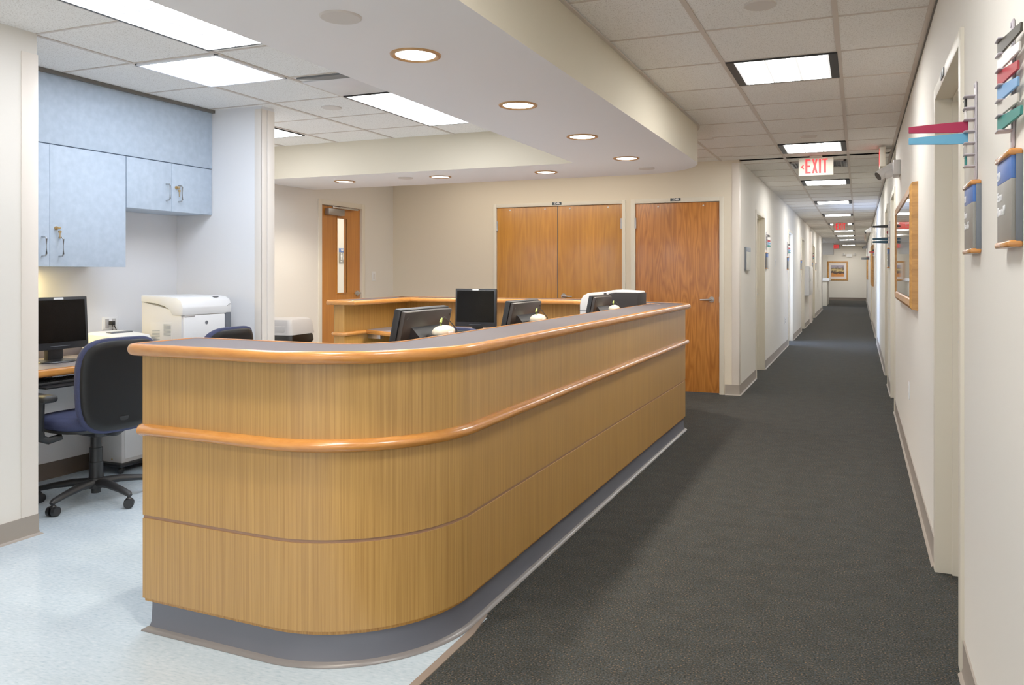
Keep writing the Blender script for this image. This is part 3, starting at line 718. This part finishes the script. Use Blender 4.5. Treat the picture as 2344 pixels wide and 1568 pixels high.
b = MB(); b.cyl((pw, .2, .195), (pw+.0045, .2, .195), .012, None, 24); b.build('round_badge', M['greyd'], t)
vp = MB().box(.08, .27, -.003, .002, .03, .205, .003).build('vent_panel', M['offwhite'], t)
b = MB()
for i in range(9): b.box(.2, .262, -.0045, -.002, .118+i*.0085, .122+i*.0085)
b.build('vent_slots', M['vent'], vp, 0); b = MB()
for i in range(12): b.box(.1, .165, -.0045, -.002, .04+i*.0095, .0445+i*.0095)
b.build('vent_slots', M['vent'], vp, 0)
MB().box(pw-.07, pw-.03, pd-.12, pd-.08, .36, .368, .002, 2).build('display', M['greyd'], t)
for i in range(3): MB().cyl((pw+.002, pd-.035+.012*i, .3+.006*i), (pw+.008, pd-.035+.012*i, .3+.006*i), .004, None, 10).build('button', M['grey_pl'], t)
# small white printer
t = thing('label_printer', 'small low white printer between the monitor and the big laser printer', 'printer', (-4.5, 3.59, .757))
rings = []
for z, e in ((0, 0), (.1, 0), (.135, .012), (.15, .05)):
    rings.append([(-.13+e, .0+e*.6, z+.0), (.17-e*2.2, .0+e*.6, z-.012*(z > .08)), (.17-e*2.2, .27-e*.6, z-.012*(z > .08)), (-.13+e, .27-e*.6, z)])
b = MB(); b.loft(rings); b.build('body', M['white_pl'], t, 20)
MB().box(.0, .05, .06, .22, .136, .148, .003).build('paper_slot', M['greyd'], t)
MB().box(.1, .178, .02, .25, .09, .108, .004).build('output_tray', M['white_pl'], t)
# outlet with plug and cords
t = thing('wall_outlet', 'white wall outlet with black plug and cords over the small white printer', 'outlet', (XA, 3.86, .945), PI/2)
MB().box(-.058, .058, -.006, 0, -.042, .042, .002).build('cover_plate', M['white_pl'], t)
for x in (-.026, .026): MB().box(x-.014, x+.014, -.008, -.005, -.03, .03, .001).build('socket', M['grey_pl'], t)
b = MB(); b.box(-.016, .014, -.035, -.006, -.012, .016, .004); b.build('plug', M['black'], t)
b = MB(); b.tube([(-.004, -.03, -.01), (-.006, -.035, -.05), (-.002, -.03, -.11), (0, -.02, -.16)], .0035, 8); b.build('cord', M['black'], t); b = MB(); b.tube([(.006, -.03, -.01), (.02, -.036, -.045), (.04, -.03, -.1), (.05, -.02, -.16)], .003, 8); b.build('cord', M['black'], t)
# keyboard tray under the alcove desk
t = thing('keyboard_tray', 'black pull-out keyboard tray under the front of the alcove desk', 'keyboard tray', (-4.22, 3.2, .655))
MB().box(-.12, .14, -.25, .25, 0, .012, .004).build('tray', M['black'], t)
b = MB(); b.box(-.07, .07, -.245, .13, .012, .03, .005); kb = b.build('keyboard', M['black_soft'], t)
b = MB()
for i in range(5):
    for j in range(16): b.box(-.056+i*.024, -.036+i*.024, -.238+j*.0225, -.219+j*.0225, .03, .036, .002, 1)
b.build('keys', M['black'], kb)
b = MB(); b.lathe([(0, .012), (.1, .012), (.105, .018), (.1, .024), (0, .026)], 28, T(.05, .17, 0)); b.build('mouse_platform', M['black'], t)
b = MB(); b.box(-.25, -.05, -.04, .04, -.02, .0, .003); b.box(-.28, -.22, -.05, .05, -.01, .078, .003); b.build('arm', M['black'], t)
# computer tower
t = thing('computer_tower', 'off-white computer tower on a black wheeled stand under the alcove desk', 'computer', (-4.5, 3.68, 0))
MB().box(-.105, .105, .0, .42, .065, .47, .006).build('case', M['offwhite'], t)
MB().box(.105, .112, .02, .4, .09, .45, .004).build('side_panel', M['white_pl'], t)
b = MB(); b.box(-.13, .13, -.03, .45, .045, .066, .004); b.build('stand', M['black'], t)
for x in (-.1, .1):
    for y in (.0, .42): MB().sphere((x, y, .024), .024, (.7, 1, 1), 14).build('caster', M['black_soft'], t)
MB().cyl((.02, -.002, .085), (.02, .004, .085), .006, None, 10).build('case_screw', M['brass'], t)

# ------------------------------------------------------------------ task chairs
def chair():
    """faces local +x"""
    t = thing('task_chair', 'navy and black task chair pulled up to the alcove desk, back to the camera', 'chair', (0, 0, 0), 0, 'navy and black task chairs')
    # five star base
    hub = MB(); hub.cyl((0, 0, .045), (0, 0, .115), .024, .024, 20); hub.lathe([(0, .07), (.045, .075), (.05, .1), (.042, .13), (0, .135)], 24); hub.build('base_hub', M['black_soft'], t)
    for k in range(5):
        a = 2*PI*k/5+.62; ca, sa = math.cos(a), math.sin(a)
        b = MB(); pts = [(ca*r, sa*r, z) for r, z in ((.03, .105), (.12, .105), (.22, .092), (.295, .078), (.312, .07))]
        b.tube(pts, [.03, .027, .022, .019, .012], 12, .8); leg = b.build('base_leg', M['black_soft'], t)
        cx, cy = ca*.3, sa*.3
        b = MB(); w = Vector((-sa, ca, 0)) if k % 2 else Vector((-sa*.6-ca*.8, ca*.6-sa*.8, 0))
        for s in (-1, 1): b.cyl(Vector((cx, cy, .027))+w*s*.008, Vector((cx, cy, .027))+w*s*.026, .027, .025, 22)
        b.cyl((cx, cy, .03), (cx, cy, .075), .009, None, 12); b.sphere((cx, cy, .045), .017)
        b.build('caster', M['black'], leg)
    b = MB(); b.cyl((0, 0, .11), (0, 0, .22), .036, .036, 24); b.cyl((0, 0, .22), (0, 0, .3), .033, .033, 24); b.cyl((0, 0, .3), (0, 0, .4), .028, .028, 24); b.build('gas_column', M['black'], t)
    b = MB(); b.box(-.13, .12, -.08, .08, .375, .43, .02, 3); b.tube([(-.08, 0, .4), (-.18, 0, .4), (-.24, 0, .43), (-.25, 0, .5)], [.04, .035, .03, .03], 12, .5); b.build('seat_mechanism', M['black_soft'], t)
    # seat
    def ring(z, rx, ry, ox=0, n=28, p=2.6):
        out = []
        for k in range(n):
            a = 2*PI*k/n; c_, s_ = math.cos(a), math.sin(a)
            out.append((ox+rx*math.copysign(abs(c_)**(2/p), c_), ry*math.copysign(abs(s_)**(2/p), s_), z))
        return out
    b = MB(); b.loft([ring(.425, .2, .2, .02), ring(.432, .225, .235, .02), ring(.45, .24, .25, .02), ring(.475, .243, .252, .02), ring(.495, .23, .24, .02), ring(.502, .18, .19, .02)]); b.build('seat_cushion', M['fabric'], t, 60)
    b = MB(); b.loft([ring(.415, .19, .19, .02), ring(.42, .228, .238, .02), ring(.436, .232, .242, .02)]); b.build('seat_pan', M['black'], t, 60)
    # back: shell outside, fabric pad inside, outline in (y,z), curved slightly in plan
    def bring(x, hw, z0, z1, n=44, p=4.4, bow=.045):
        out = []
        for k in range(n):
            a = 2*PI*k/n; c_, s_ = math.cos(a), math.sin(a)
            y = hw*math.copysign(abs(c_)**(2/p), c_); z = (z0+z1)/2+(z1-z0)/2*math.copysign(abs(s_)**(2/p), s_)
            u = (z-.42)/.5; y *= 1-.10*(1-u)**2-.05*u*u
            out.append((x+bow*(y/.225)**2-.07*(u-.3)**2*1.2+.02*u, y, z))
        return out
    b = MB(); b.loft([bring(-.272, .19, .465, .885), bring(-.268, .215, .44, .91), bring(-.258, .225, .43, .92), bring(-.25, .222, .432, .918)]); b.build('back_shell', M['shell'], t, 60)
    b = MB(); b.loft([bring(-.256, .222, .43, .92), bring(-.25, .235, .418, .932), bring(-.232, .238, .415, .935), bring(-.214, .23, .422, .928), bring(-.205, .19, .46, .89)]); b.build('back_cushion', M['fabric'], t, 60)
    for s in (-1, 1):
        b = MB(); b.tube([(-.02, s*.2, .4), (.0, s*.26, .385), (.01, s*.29, .4), (.01, s*.3, .44), (.0, s*.3, .6)], [.018, .02, .022, .022, .02], 12)
        arm = b.build('arm_post', M['black_soft'], t)
        MB().box(-.1, .13, s*.3-.04, s*.3+.04, .6, .64, .018, 3).build('arm_pad', M['black_soft'], arm)
    return t
ch = chair(); ch.location = (-4.02, 3.2, 0); ch.rotation_euler = (0, 0, PI-.12)
dup(ch, (-4.06, 4.02, .0), PI*1.01, 'navy task chair showing only its back top, before the white pier')
dup(ch, (-2.42, 4.76, 0), PI*.47, 'navy task chair mostly hidden behind the nearest cream scanner')
bpy.data.objects[-1:] if False else None

# ------------------------------------------------------------------ waste bin
t = thing('waste_bin', 'grey swing-lid waste bin with a black bag, by the far left wall', 'bin', (-5.02, 5.95, 0), .1)
def rr(hx, hy, z, r=.04, n=5):
    out = []
    for cx, cy, a0 in ((hx-r, hy-r, 0), (-hx+r, hy-r, 90), (-hx+r, -hy+r, 180), (hx-r, -hy+r, 270)):
        for i in range(n+1):
            a = math.radians(a0+90*i/n); out.append((cx+r*math.cos(a), cy+r*math.sin(a), z))
    return out
b = MB(); b.loft([rr(.15, .15, 0), rr(.185, .185, .66)]); b.build('bin_body', M['grey_pl'], t)
b = MB(); b.loft([rr(.19, .19, .63), rr(.2, .2, .65), rr(.196, .196, .69), rr(.188, .188, .72)]); b.build('bag_rim', M['bag'], t)
b = MB(); b.loft([rr(.205, .205, .715), rr(.2, .2, .74), rr(.19, .19, .82), rr(.175, .175, .852), rr(.15, .15, .862)]); lid = b.build('lid', M['grey_pl'], t)
b = MB(); b.box(-.14, .14, -.203, -.185, .735, .8, .012, 3); b.build('swing_flap', M['grey_pl'], lid)

# ------------------------------------------------------------------ wall signs
def room_sign(label, x, y, z, rz, w, h, num, lines, th=.021):
    """local: x to the right, front faces -y; origin centre back"""
    t = thing('room_sign', label, 'sign', (x, y, z), rz, 'room name signs')
    MB().box(-w/2, w/2, -th*.6, 0, -h/2+.012, h/2-.012, .001).build('backing', M['sign_side'], t)
    MB().box(-w/2-.001, w/2-.004, -th, -th*.6, h*.2, h/2-.014, .001).build('number_panel', M['sign_blue'], t)
    MB().box(-w/2-.001, w/2-.004, -th, -th*.6, -h/2+.014, h*.2, .001).build('name_panel', M['sign_grey'], t)
    for z0, z1 in ((h/2-.014, h/2), (-h/2, -h/2+.014)): MB().box(-w/2-.002, w/2+.001, -th-.006, 0, z0, z1, .005, 3).build('oak_rail', M['oak'], t)
    if num: MB().text(num, .026, T(-w/2+.01, -th-.0005, h*.285) @ FACE, .001, .9, 'LEFT', .0004).build('number_lettering', M['sign_white'], t, 0)
    b = MB()
    for i, s in enumerate(lines): b.text(s, .028, T(-w/2+.01, -th-.0005, h*.06-i*.033) @ FACE, .001, .9, 'LEFT', .0004)
    if lines: b.build('name_lettering', M['sign_white'], t, 0)
    return t
SL = 1.445
room_sign('blue and grey sign reading 219 Exam Room 17, at the right edge', XR, 1.95, SL, -PI/2, .18, .205, '219', ['Exam', 'Room 17'])
room_sign('blue and grey sign reading 221 Exam Room 16, beside the near right door', XR, 2.545, SL, -PI/2, .19, .205, '221', ['Exam', 'Room 16'])
room_sign('blue and grey room sign on the right wall past the mirror', XR, 9.4, SL, -PI/2, .2, .22, '223', ['Exam', 'Room 15'])
room_sign('blue and grey sign on the left corridor wall past the first door', XL, 10.9, SL, PI/2, .2, .22, '', [])
room_sign('blue and grey sign on the left corridor wall before the daylit doorway', XL, 14.27, SL, PI/2, .2, .22, '', [])
room_sign('blue and grey sign on the left corridor wall before the third door', XL, 17.7, SL, PI/2, .2, .22, '', [])
room_sign('far blue and grey sign on the left corridor wall past the white wall cabinet', XL, 22.1, SL, PI/2, .2, .22, '', [])
room_sign('farthest blue and grey sign on the left corridor wall, beside its last door', XL, 23.9, SL, PI/2, .2, .22, '', [])
t = thing('notice_sign', 'pale grey notice panel with a blue-grey header at the start of the left corridor wall', 'sign', (XL, 8.93, 1.437), PI/2)
MB().box(-.16, .16, -.02, 0, -.13, .13, .002).build('backing', M['sign_side'], t)
MB().box(-.15, .162, -.026, -.019, -.128, .078, .002).build('notice_panel', M['sign_pale'], t); MB().box(-.15, .162, -.026, -.019, .079, .128, .002).build('header_panel', M['sign_paleblue'], t)
# restroom sign seen through the door lite
t = thing('restroom_sign', 'blue and grey restroom sign with man and wheelchair symbols, seen through the door lite', 'sign', (-6.2, 8.448, 1.5), PI/2)
w, h = .17, .19
MB().box(-w/2, w/2, -.012, 0, .045, h/2, .001).build('number_panel', M['sign_blue'], t); MB().box(-w/2, w/2, -.012, 0, -h/2, .045, .001).build('symbol_panel', M['sign_grey'], t)
b = MB(); y = -.0135
b.cyl((-.045, y, .024), (-.045, y+.002, .024), .009, None, 14); b.box(-.06, -.03, y, y+.002, -.018, .013, .0005); b.box(-.056, -.047, y, y+.002, -.052, -.018); b.box(-.043, -.034, y, y+.002, -.052, -.018)
b.box(-.016, -.012, y, y+.002, -.055, .03)
b.cyl((.02, y, .03), (.02, y+.002, .03), .008, None, 14); b.box(.015, .023, y, y+.002, -.015, .02); b.box(.02, .045, y, y+.002, -.002, .005); b.box(.018, .05, y, y+.002, -.02, -.012); b.poly([(.045, -.012), (.053, -.012), (.068, -.045), (.06, -.045)], 'y', y, y+.002)
ring = [(.024+.028*math.cos(a), y+.001, -.028+.028*math.sin(a)) for a in [math.radians(110+i*13) for i in range(20)]]
b.tube(ring, .003, 6); b.text('MEN', .016, T(-.05, y, -.075) @ FACE, .001); b.text('224C', .026, T(-.03, y, .07) @ FACE, .001, 1, 'CENTER', .0004)
b.build('symbols', M['sign_white'], t, 0)
# number plates over the doors
for txt, x, lab in (('224A', -3.2, 'small dark number plate 224A over the double doors'), ('224B', -1.835, 'small dark number plate 224B over the single oak door')):
    t = thing('number_plate', lab, 'sign', (x, YB-.0125, 2.07), 0, 'door number plates')
    MB().box(-.056, .056, -.004, 0, -.016, .016, .001).build('plate', M['plate'], t); MB().text(txt, .032, T(0, -.0045, 0) @ FACE, .0008, 1.05, 'CENTER', .0008).build('lettering', M['sign_white'], t, 0)
t = thing('number_plate', 'small grey number plate on the head of the near right door frame', 'sign', (XR-.0125, 3.38, 2.058), -PI/2, 'door number plates')
MB().box(-.05, .05, -.004, 0, -.016, .016, .001).build('plate', M['sign_side'], t); MB().text('221', .024, T(0, -.0045, 0) @ FACE, .0006).build('lettering', M['sign_white'], t, 0)

# ------------------------------------------------------------------ coloured flag brackets
def flag_unit(label, x, y, z, rz, flags, s=1.0, left=True):
    """flags: (material, swing, length, label) top to bottom; swing 0 = flat along the wall to local +x, 90 = straight out"""
    t = thing('flag_bracket', label, 'signal flags', (x, y, z), rz, 'exam room signal flags')
    n = len(flags); p = .0335; H = n*p
    b = MB(); b.box(.008, .036, -.006, 0, -H/2-.04, H/2+.04, .004, 2); b.cyl((.022, -.006, H/2+.028), (.022, -.008, H/2+.028), .006, None, 10)
    bk = b.build('mounting_strip', M['clearpl'], t)
    for i in range(n+1): MB().box(-.010, .034, -.034, -.004, H/2-i*p-.0018, H/2-i*p+.0018, .0012, 1).build('pivot_shelf', M['clearpl'], bk)
    for i, (m, sw, ln, lab) in enumerate(flags):
        zc_ = H/2-(i+.5)*p; a = math.radians(sw)
        R = T(0, -.026, zc_) @ Matrix.Rotation(-a, 4, 'Z')
        hh = p*.46
        prof = [(-.006, -hh), (.03, -hh), (.05, -hh*.95), (ln, -hh*.62), (ln, hh*.62), (.05, hh*.95), (.03, hh), (-.006, hh)]
        b = MB(); b.poly(prof, 'y', -.0028, .0028, .0012, 1, R); o = b.build('flag', M[m], t)
        if lab: o['label'] = lab
    return t
FL6 = [('flagblack', -5, .17, 'dark olive flag folded to the wall'), ('flagwhite', -6, .15, 'white flag folded to the wall'), ('flagred', -7, .13, 'red flag folded to the wall'),
       ('flagblue', -7, .13, 'blue flag folded to the wall'), ('flaggrey', -7, .13, 'grey flag folded to the wall'), ('teal', -5, .17, 'teal flag folded to the wall')]
flag_unit('fan of six folded coloured flags over the 219 sign at the right edge', XR, 1.98, 1.70, -PI/2, FL6)
FL2 = [('flagdark', -180, .02, ''), ('flagwhite', -180, .02, ''), ('crimson', 90, .152, 'crimson flag swung straight out'), ('skyblue', 90, .152, 'sky blue flag swung straight out'), ('flaggrey', -178, .06, ''), ('teal', -178, .02, '')]
flag_unit('flag bracket with crimson and blue flags swung out, beside the near right door', XR, 2.56, 1.695, -PI/2, FL2)
FL3 = [('flagdark', 92, .15, 'black flag swung out'), ('flagwhite', 4, .1, ''), ('flagred', 6, .1, ''), ('flaggrey', 6, .1, ''), ('flagnavy', 90, .15, 'navy flag swung out'), ('flagnavy', 88, .15, 'dark teal flag swung out')]
flag_unit('flag bracket with black and navy flags swung out, past the oak mirror', XR, 9.2, 1.7, -PI/2, FL3)
FLm = [('flagblack', 10, .1, ''), ('flagwhite', 12, .1, ''), ('flagred', 12, .1, ''), ('flagblue', 14, .1, ''), ('teal', 14, .1, '')]
flag_unit('folded flag bracket on the left corridor wall past the first door', XL, 10.88, 1.71, PI/2, FLm)
flag_unit('folded flag bracket on the left corridor wall before the daylit doorway', XL, 14.22, 1.7, PI/2, FLm)
flag_unit('folded flag bracket far down the left wall past the white cabinet', XL, 22.1, 1.72, PI/2, FLm)
flag_unit('flag bracket on the right wall with a red flag up, beyond the second camera', XR, 17.2, 1.68, -PI/2, [('flagdark', 20, .1, ''), ('flagred', 70, .1, ''), ('flagblue', 10, .1, ''), ('flagwhite', 12, .1, '')])
flag_unit('farthest flag bracket on the right wall with grey flags swung out', XR, 25.5, 1.7, -PI/2, [('flagred', 60, .1, ''), ('flagnavy', 90, .22, ''), ('flagnavy', 90, .22, ''), ('flagwhite', 10, .1, '')])

# ------------------------------------------------------------------ mirror and pictures
def wall_frame(name, label, cat, x, y, z, rz, w, h, fw, depth, inner, matw=0, inset=.5):
    t = thing(name, label, cat, (x, y, z), rz)
    b = MB()
    hw, hh = w/2, h/2
    prof = [(0, 0), (.004, -depth*.7), (fw*.35, -depth), (fw*.8, -depth*.9), (fw, -depth*.5), (fw, 0)]
    rings = []
    for sx, sz in ((-1, -1), (1, -1), (1, 1), (-1, 1)):
        rings.append([(sx*(hw-o), d, sz*(hh-o)) for o, d in prof])
    b.loft(rings+[rings[0]], False); fr_ = b.build('frame', M['frame_oak'], t)
    ii_ = -depth*inset
    if matw:
        MB().box(-hw+fw-.002, hw-fw+.002, ii_, ii_+.003, -hh+fw-.002, hh-fw+.002).build('mat_board', M['mat_board'], t, 0)
        MB().box(-hw+fw+matw, hw-fw-matw, ii_-.002, ii_+.001, -hh+fw+matw, hh-fw-matw).build('print', inner, t, 0)
    else:
        MB().box(-hw+fw-.002, hw-fw+.002, ii_, ii_+.004, -hh+fw-.002, hh-fw+.002).build('glass', inner, t, 0)
    return t
wall_frame('wall_mirror', 'oak framed wall mirror reflecting the corridor, on the right wall', 'mirror', XR, 5.95, 1.44, -PI/2, 2.05, .74, .075, .045, M['mirror'], 0, .8)
wall_frame('framed_picture', 'framed autumn landscape print on the corridor end wall', 'picture', -.9, YE, 1.345, 0, .9, .88, .075, .03, M['print'], .1)
wall_frame('framed_picture', 'oak framed picture seen edge-on far down the right wall', 'picture', XR, 20.0, 1.44, -PI/2, 1.6, .95, .08, .05, M['mat_board'])
wall_frame('framed_picture', 'farthest oak framed picture, edge-on near the end of the right wall', 'picture', XR, 31, 1.42, -PI/2, 1.6, .8, .08, .05, M['mat_board'])

# ------------------------------------------------------------------ exit signs
def exit_sign(label, x, y, rz, face2=False):
    t = thing('exit_sign', label, 'exit sign', (x, y, ZC), rz, 'hanging EXIT signs')
    w, h = .166, .178; zt = -.022
    MB().box(-.06, .06, -.03, .03, -.02, -.0005, .004).build('canopy_mount', M['exit_face'], t)
    MB().box(-w, w, -.024, .024, zt-h, zt, .003).build('sign_box', M['exit_face'], t)
    b = MB(); y0, y1 = -.0262, -.0238; z0, z1 = zt-h*.87, zt-.012; H = z1-z0; sw = .021
    def L(x0, parts):
        for p in parts: b.poly([(x0+u, z0+v*H) for u, v in p], 'y', y0, y1)
    r_ = lambda a, c, v0, v1: [(a, v0), (c, v0), (c, v1), (a, v1)]
    L(-.102, [r_(0, sw, 0, 1), r_(sw, .052, 0, .1), r_(sw, .048, .44, .56), r_(sw, .052, .9, 1)])
    L(-.037, [[(0, 0), (.018, 0), (.054, 1), (.036, 1)], [(.036, 0), (.054, 0), (.018, 1), (0, 1)]])
    L(.029, [r_(0, sw-.001, 0, 1)])
    L(.06, [r_(.0, .052, .9, 1), r_(.016, .036, 0, .9)])
    b.poly([(-.147, z0+.47*H), (-.122, z0+.31*H), (-.112, z0+.31*H), (-.124, z0+.47*H), (-.112, z0+.63*H), (-.122, z0+.63*H)], 'y', y0, y1)
    b.build('lettering', M['exit_red'], t, 0)
    return t
e1 = exit_sign('hanging red EXIT sign with a left arrow, nearest in the corridor', -.402, 8.35, 0)
dup(e1, (-.40, 19.6, ZC), 0, 'hanging red EXIT sign, second along the corridor')
dup(e1, (-.88, 35.0, ZC), 0, 'small hanging EXIT sign at the far end, before the end wall')
dup(e1, (.205, 7.98, ZC), -PI/2, 'EXIT sign seen edge-on by the right wall, above the white camera')
# edge-on ones further along
dup(e1, (.2, 26.5, ZC), -PI/2, 'far EXIT sign seen edge-on by the right wall')

# ------------------------------------------------------------------ cameras on the right wall
def camera_unit(label, y, first=[None]):
    if first[0]: return dup(first[0], (XR, y, 2.31), None, label)
    t = thing('security_camera', label, 'camera', (XR, y, 2.14), -PI/2, 'white cameras on the right wall'); first[0] = t
    MB().box(-.13, .13, -.055, 0, -.06, .06, .006).build('wall_box', M['white_pl'], t)
    b = MB(); d = Vector((.35, -.75, -.5)).normalized(); p = Vector((-.04, -.07, .01))
    b.cyl(p-d*.02, p+d*.125, .04, .04, 28); b.sphere(p-d*.02, .04); hd = b.build('barrel', M['white_pl'], t)
    b = MB(); b.cyl(p+d*.122, p+d*.128, .036, .036, 28); b.build('lens', M['black'], hd)
    b = MB(); b.tube([(0, -.05, -.03), (0, -.1, -.045), (-.03, -.11, -.03)], [.03, .035, .03], 12); b.build('swivel_arm', M['white_pl'], t)
    return t
camera_unit('white wall camera on the right wall, nearest, above the mirror', 7.05)
camera_unit('white wall camera, second along the right wall, past the navy flags', 20.5)
camera_unit('white wall camera, farthest along the right wall', 34)

# ------------------------------------------------------------------ small wall items
def plate(name, label, cat, x, y, z, rz, kind):
    t = thing(name, label, cat, (x, y, z), rz)
    MB().box(-.036, .036, -.006, 0, -.058, .058, .002).build('cover_plate', M['white_pl'], t)
    b = MB()
    if kind == 'switch': b.box(-.016, .016, -.01, -.005, -.033, .033, .002).build('rocker', M['offwhite'], t)
    else:
        for z_ in (.022, -.022):
            p = MB().box(-.018, .018, -.008, -.005, z_-.014, z_+.014, .004).build('socket', M['offwhite'], t)
            for x_ in (-.006, .006): MB().box(x_-.001, x_+.001, -.0085, -.0075, z_-.004, z_+.006).build('slot', M['seam'], p, 0)
    return t
plate('wall_outlet', 'white wall outlet low on the right wall below the mirror', 'outlet', XR, 5.75, .5, -PI/2, 'outlet')
plate('wall_outlet', 'white wall outlet low on the left corridor wall before the daylit doorway', 'outlet', XL, 13.8, .47, PI/2, 'outlet')
plate('light_switch', 'white light switch on the left corridor wall past the first door', 'switch', XL, 12.15, 1.43, PI/2, 'switch')
plate('light_switch', 'white light switch beside the restroom door', 'switch', XW, 7.93, 1.24, PI/2, 'switch')
t = thing('wall_cabinet', 'white metal cabinet hung on the left corridor wall, far down', 'cabinet', (XL, 19.7, 1.1), PI/2)
MB().box(-.75, .75, -.1, 0, -.35, .33, .01).build('body', M['white_pl'], t); MB().box(-.73, .73, -.108, -.1, -.33, .31, .004).build('door', M['offwhite'], t); MB().cyl((-.6, -.108, 0), (-.6, -.125, 0), .02, None, 12).build('knob', M['steel'], t)
# column casing beyond it, emergency light and far counter
struct('trim_8', MB().box(XL, XL+.05, 20.9, 21.3, 0, 2.32), M['guard'])
t = thing('emergency_light', 'white emergency light with two lamp heads on the end wall over the picture', 'emergency light', (-.40, YE, 2.06))
MB().box(-.12, .12, -.1, 0, -.08, .06, .01).build('battery_box', M['white_pl'], t)
for s in (-1, 1): MB().lathe([(0, 0), (.03, .002), (.06, .06), (.062, .1), (.0, .09)], 20, T(s*.17, -.05, .02) @ Matrix.Rotation(s*PI/2*.85, 4, 'Y') @ Matrix.Rotation(.5, 4, 'X')).build('lamp_head', M['white_pl'], t)
t = thing('far_counter', 'small pale counter with a white paper stack at the far left of the corridor', 'counter', (-1.75, 31.6, 0))
MB().box(0, .62, 0, 2.2, 0, .95, .01).build('body', M['frame'], t); MB().box(-.05, .7, -.05, 2.25, .95, .99, .01).build('top_surface', M['white_pl'], t)
o = MB().box(-1.6, -1.05, 31.75, 32.3, .992, 1.06, .01).build('paper_stack', M['white_pl'], None); tag(o, 'white stack of paper on the far corridor counter', 'paper')
struct('ceiling_header', MB().box(-3.4, XL+.22, 33.5, 33.8, 2.0, ZC, .005), M['wall'])

# ------------------------------------------------------------------ lights
def area(name, loc, sx, sy, e, rgb, rot=(0, 0, 0)):
    l = bpy.data.lights.new(name, 'AREA'); l.shape = 'RECTANGLE'; l.size = sx; l.size_y = sy; l.energy = e; l.color = lin(rgb)
    o = bpy.data.objects.new(name, l); COL.objects.link(o); o.location = loc; o.rotation_euler = rot; return o
def spot(name, loc, e, rgb, ang=105, blend=.6):
    l = bpy.data.lights.new(name, 'SPOT'); l.energy = e; l.color = lin(rgb); l.spot_size = math.radians(ang); l.spot_blend = blend; l.shadow_soft_size = .06
    o = bpy.data.objects.new(name, l); COL.objects.link(o); o.location = loc; return o
for i, (x, y, l) in enumerate(ds): spot('downlight_spot', (x, y, ZS-.03), (50 if i == 8 else 74) if i > 5 else 60, (255, 242, 222), 135 if i > 5 else 112)
area('rear_fill', (-3.3, 7.62, ZC-.02), 2.4, .5, 15, (255, 243, 224))  # added fill hidden by the soffit, brightens the back wall; no fixture here
area('end_wall_fill', (-.6, 36.9, ZC-.02), .6, .6, 14, (255, 244, 224))  # extra unseen fill that lifts the dim end wall
area('restroom_fill', (-5.8, 7.6, 2.35), .4, .8, 16, (255, 240, 215))  # fill added to light the wall and sign behind the door lite
area('daylight_lamp', (-2.3, 14.9, 1.5), .8, 1.6, 120, (170, 200, 255), (0, -PI/2, 0))
area('recess_lamp', (-2.2, 31, 2.4), 1, 3, 40, (225, 235, 255))

w = bpy.data.worlds.new('world'); scn.world = w; w.use_nodes = True
bg = w.node_tree.nodes['Background']; bg.inputs[0].default_value = (1, .98, .95, 1); bg.inputs[1].default_value = 1.2

# ------------------------------------------------------------------ camera
cam = bpy.data.cameras.new('camera'); co = bpy.data.objects.new('camera', cam); COL.objects.link(co)
co.location = (0, 0, 1.29); co.rotation_euler = (PI/2, 0, math.atan2(1965.7-1266., 1797.))
cam.sensor_width = 36; cam.sensor_fit = 'HORIZONTAL'; cam.lens = 1797./2344*36
cam.shift_x = -94/2344; cam.shift_y = -161/2344; cam.clip_start = .05; cam.clip_end = 200
scn.camera = co
scn.view_settings.view_transform = 'Standard'; scn.view_settings.look = 'None'
scn.view_settings.exposure = .12; scn.view_settings.gamma = 1.25
scn.cycles.use_denoising = True; scn.cycles.adaptive_threshold = .02
scn.cycles.max_bounces = 8; scn.cycles.diffuse_bounces = 5
scn.cycles.sample_clamp_indirect = 6
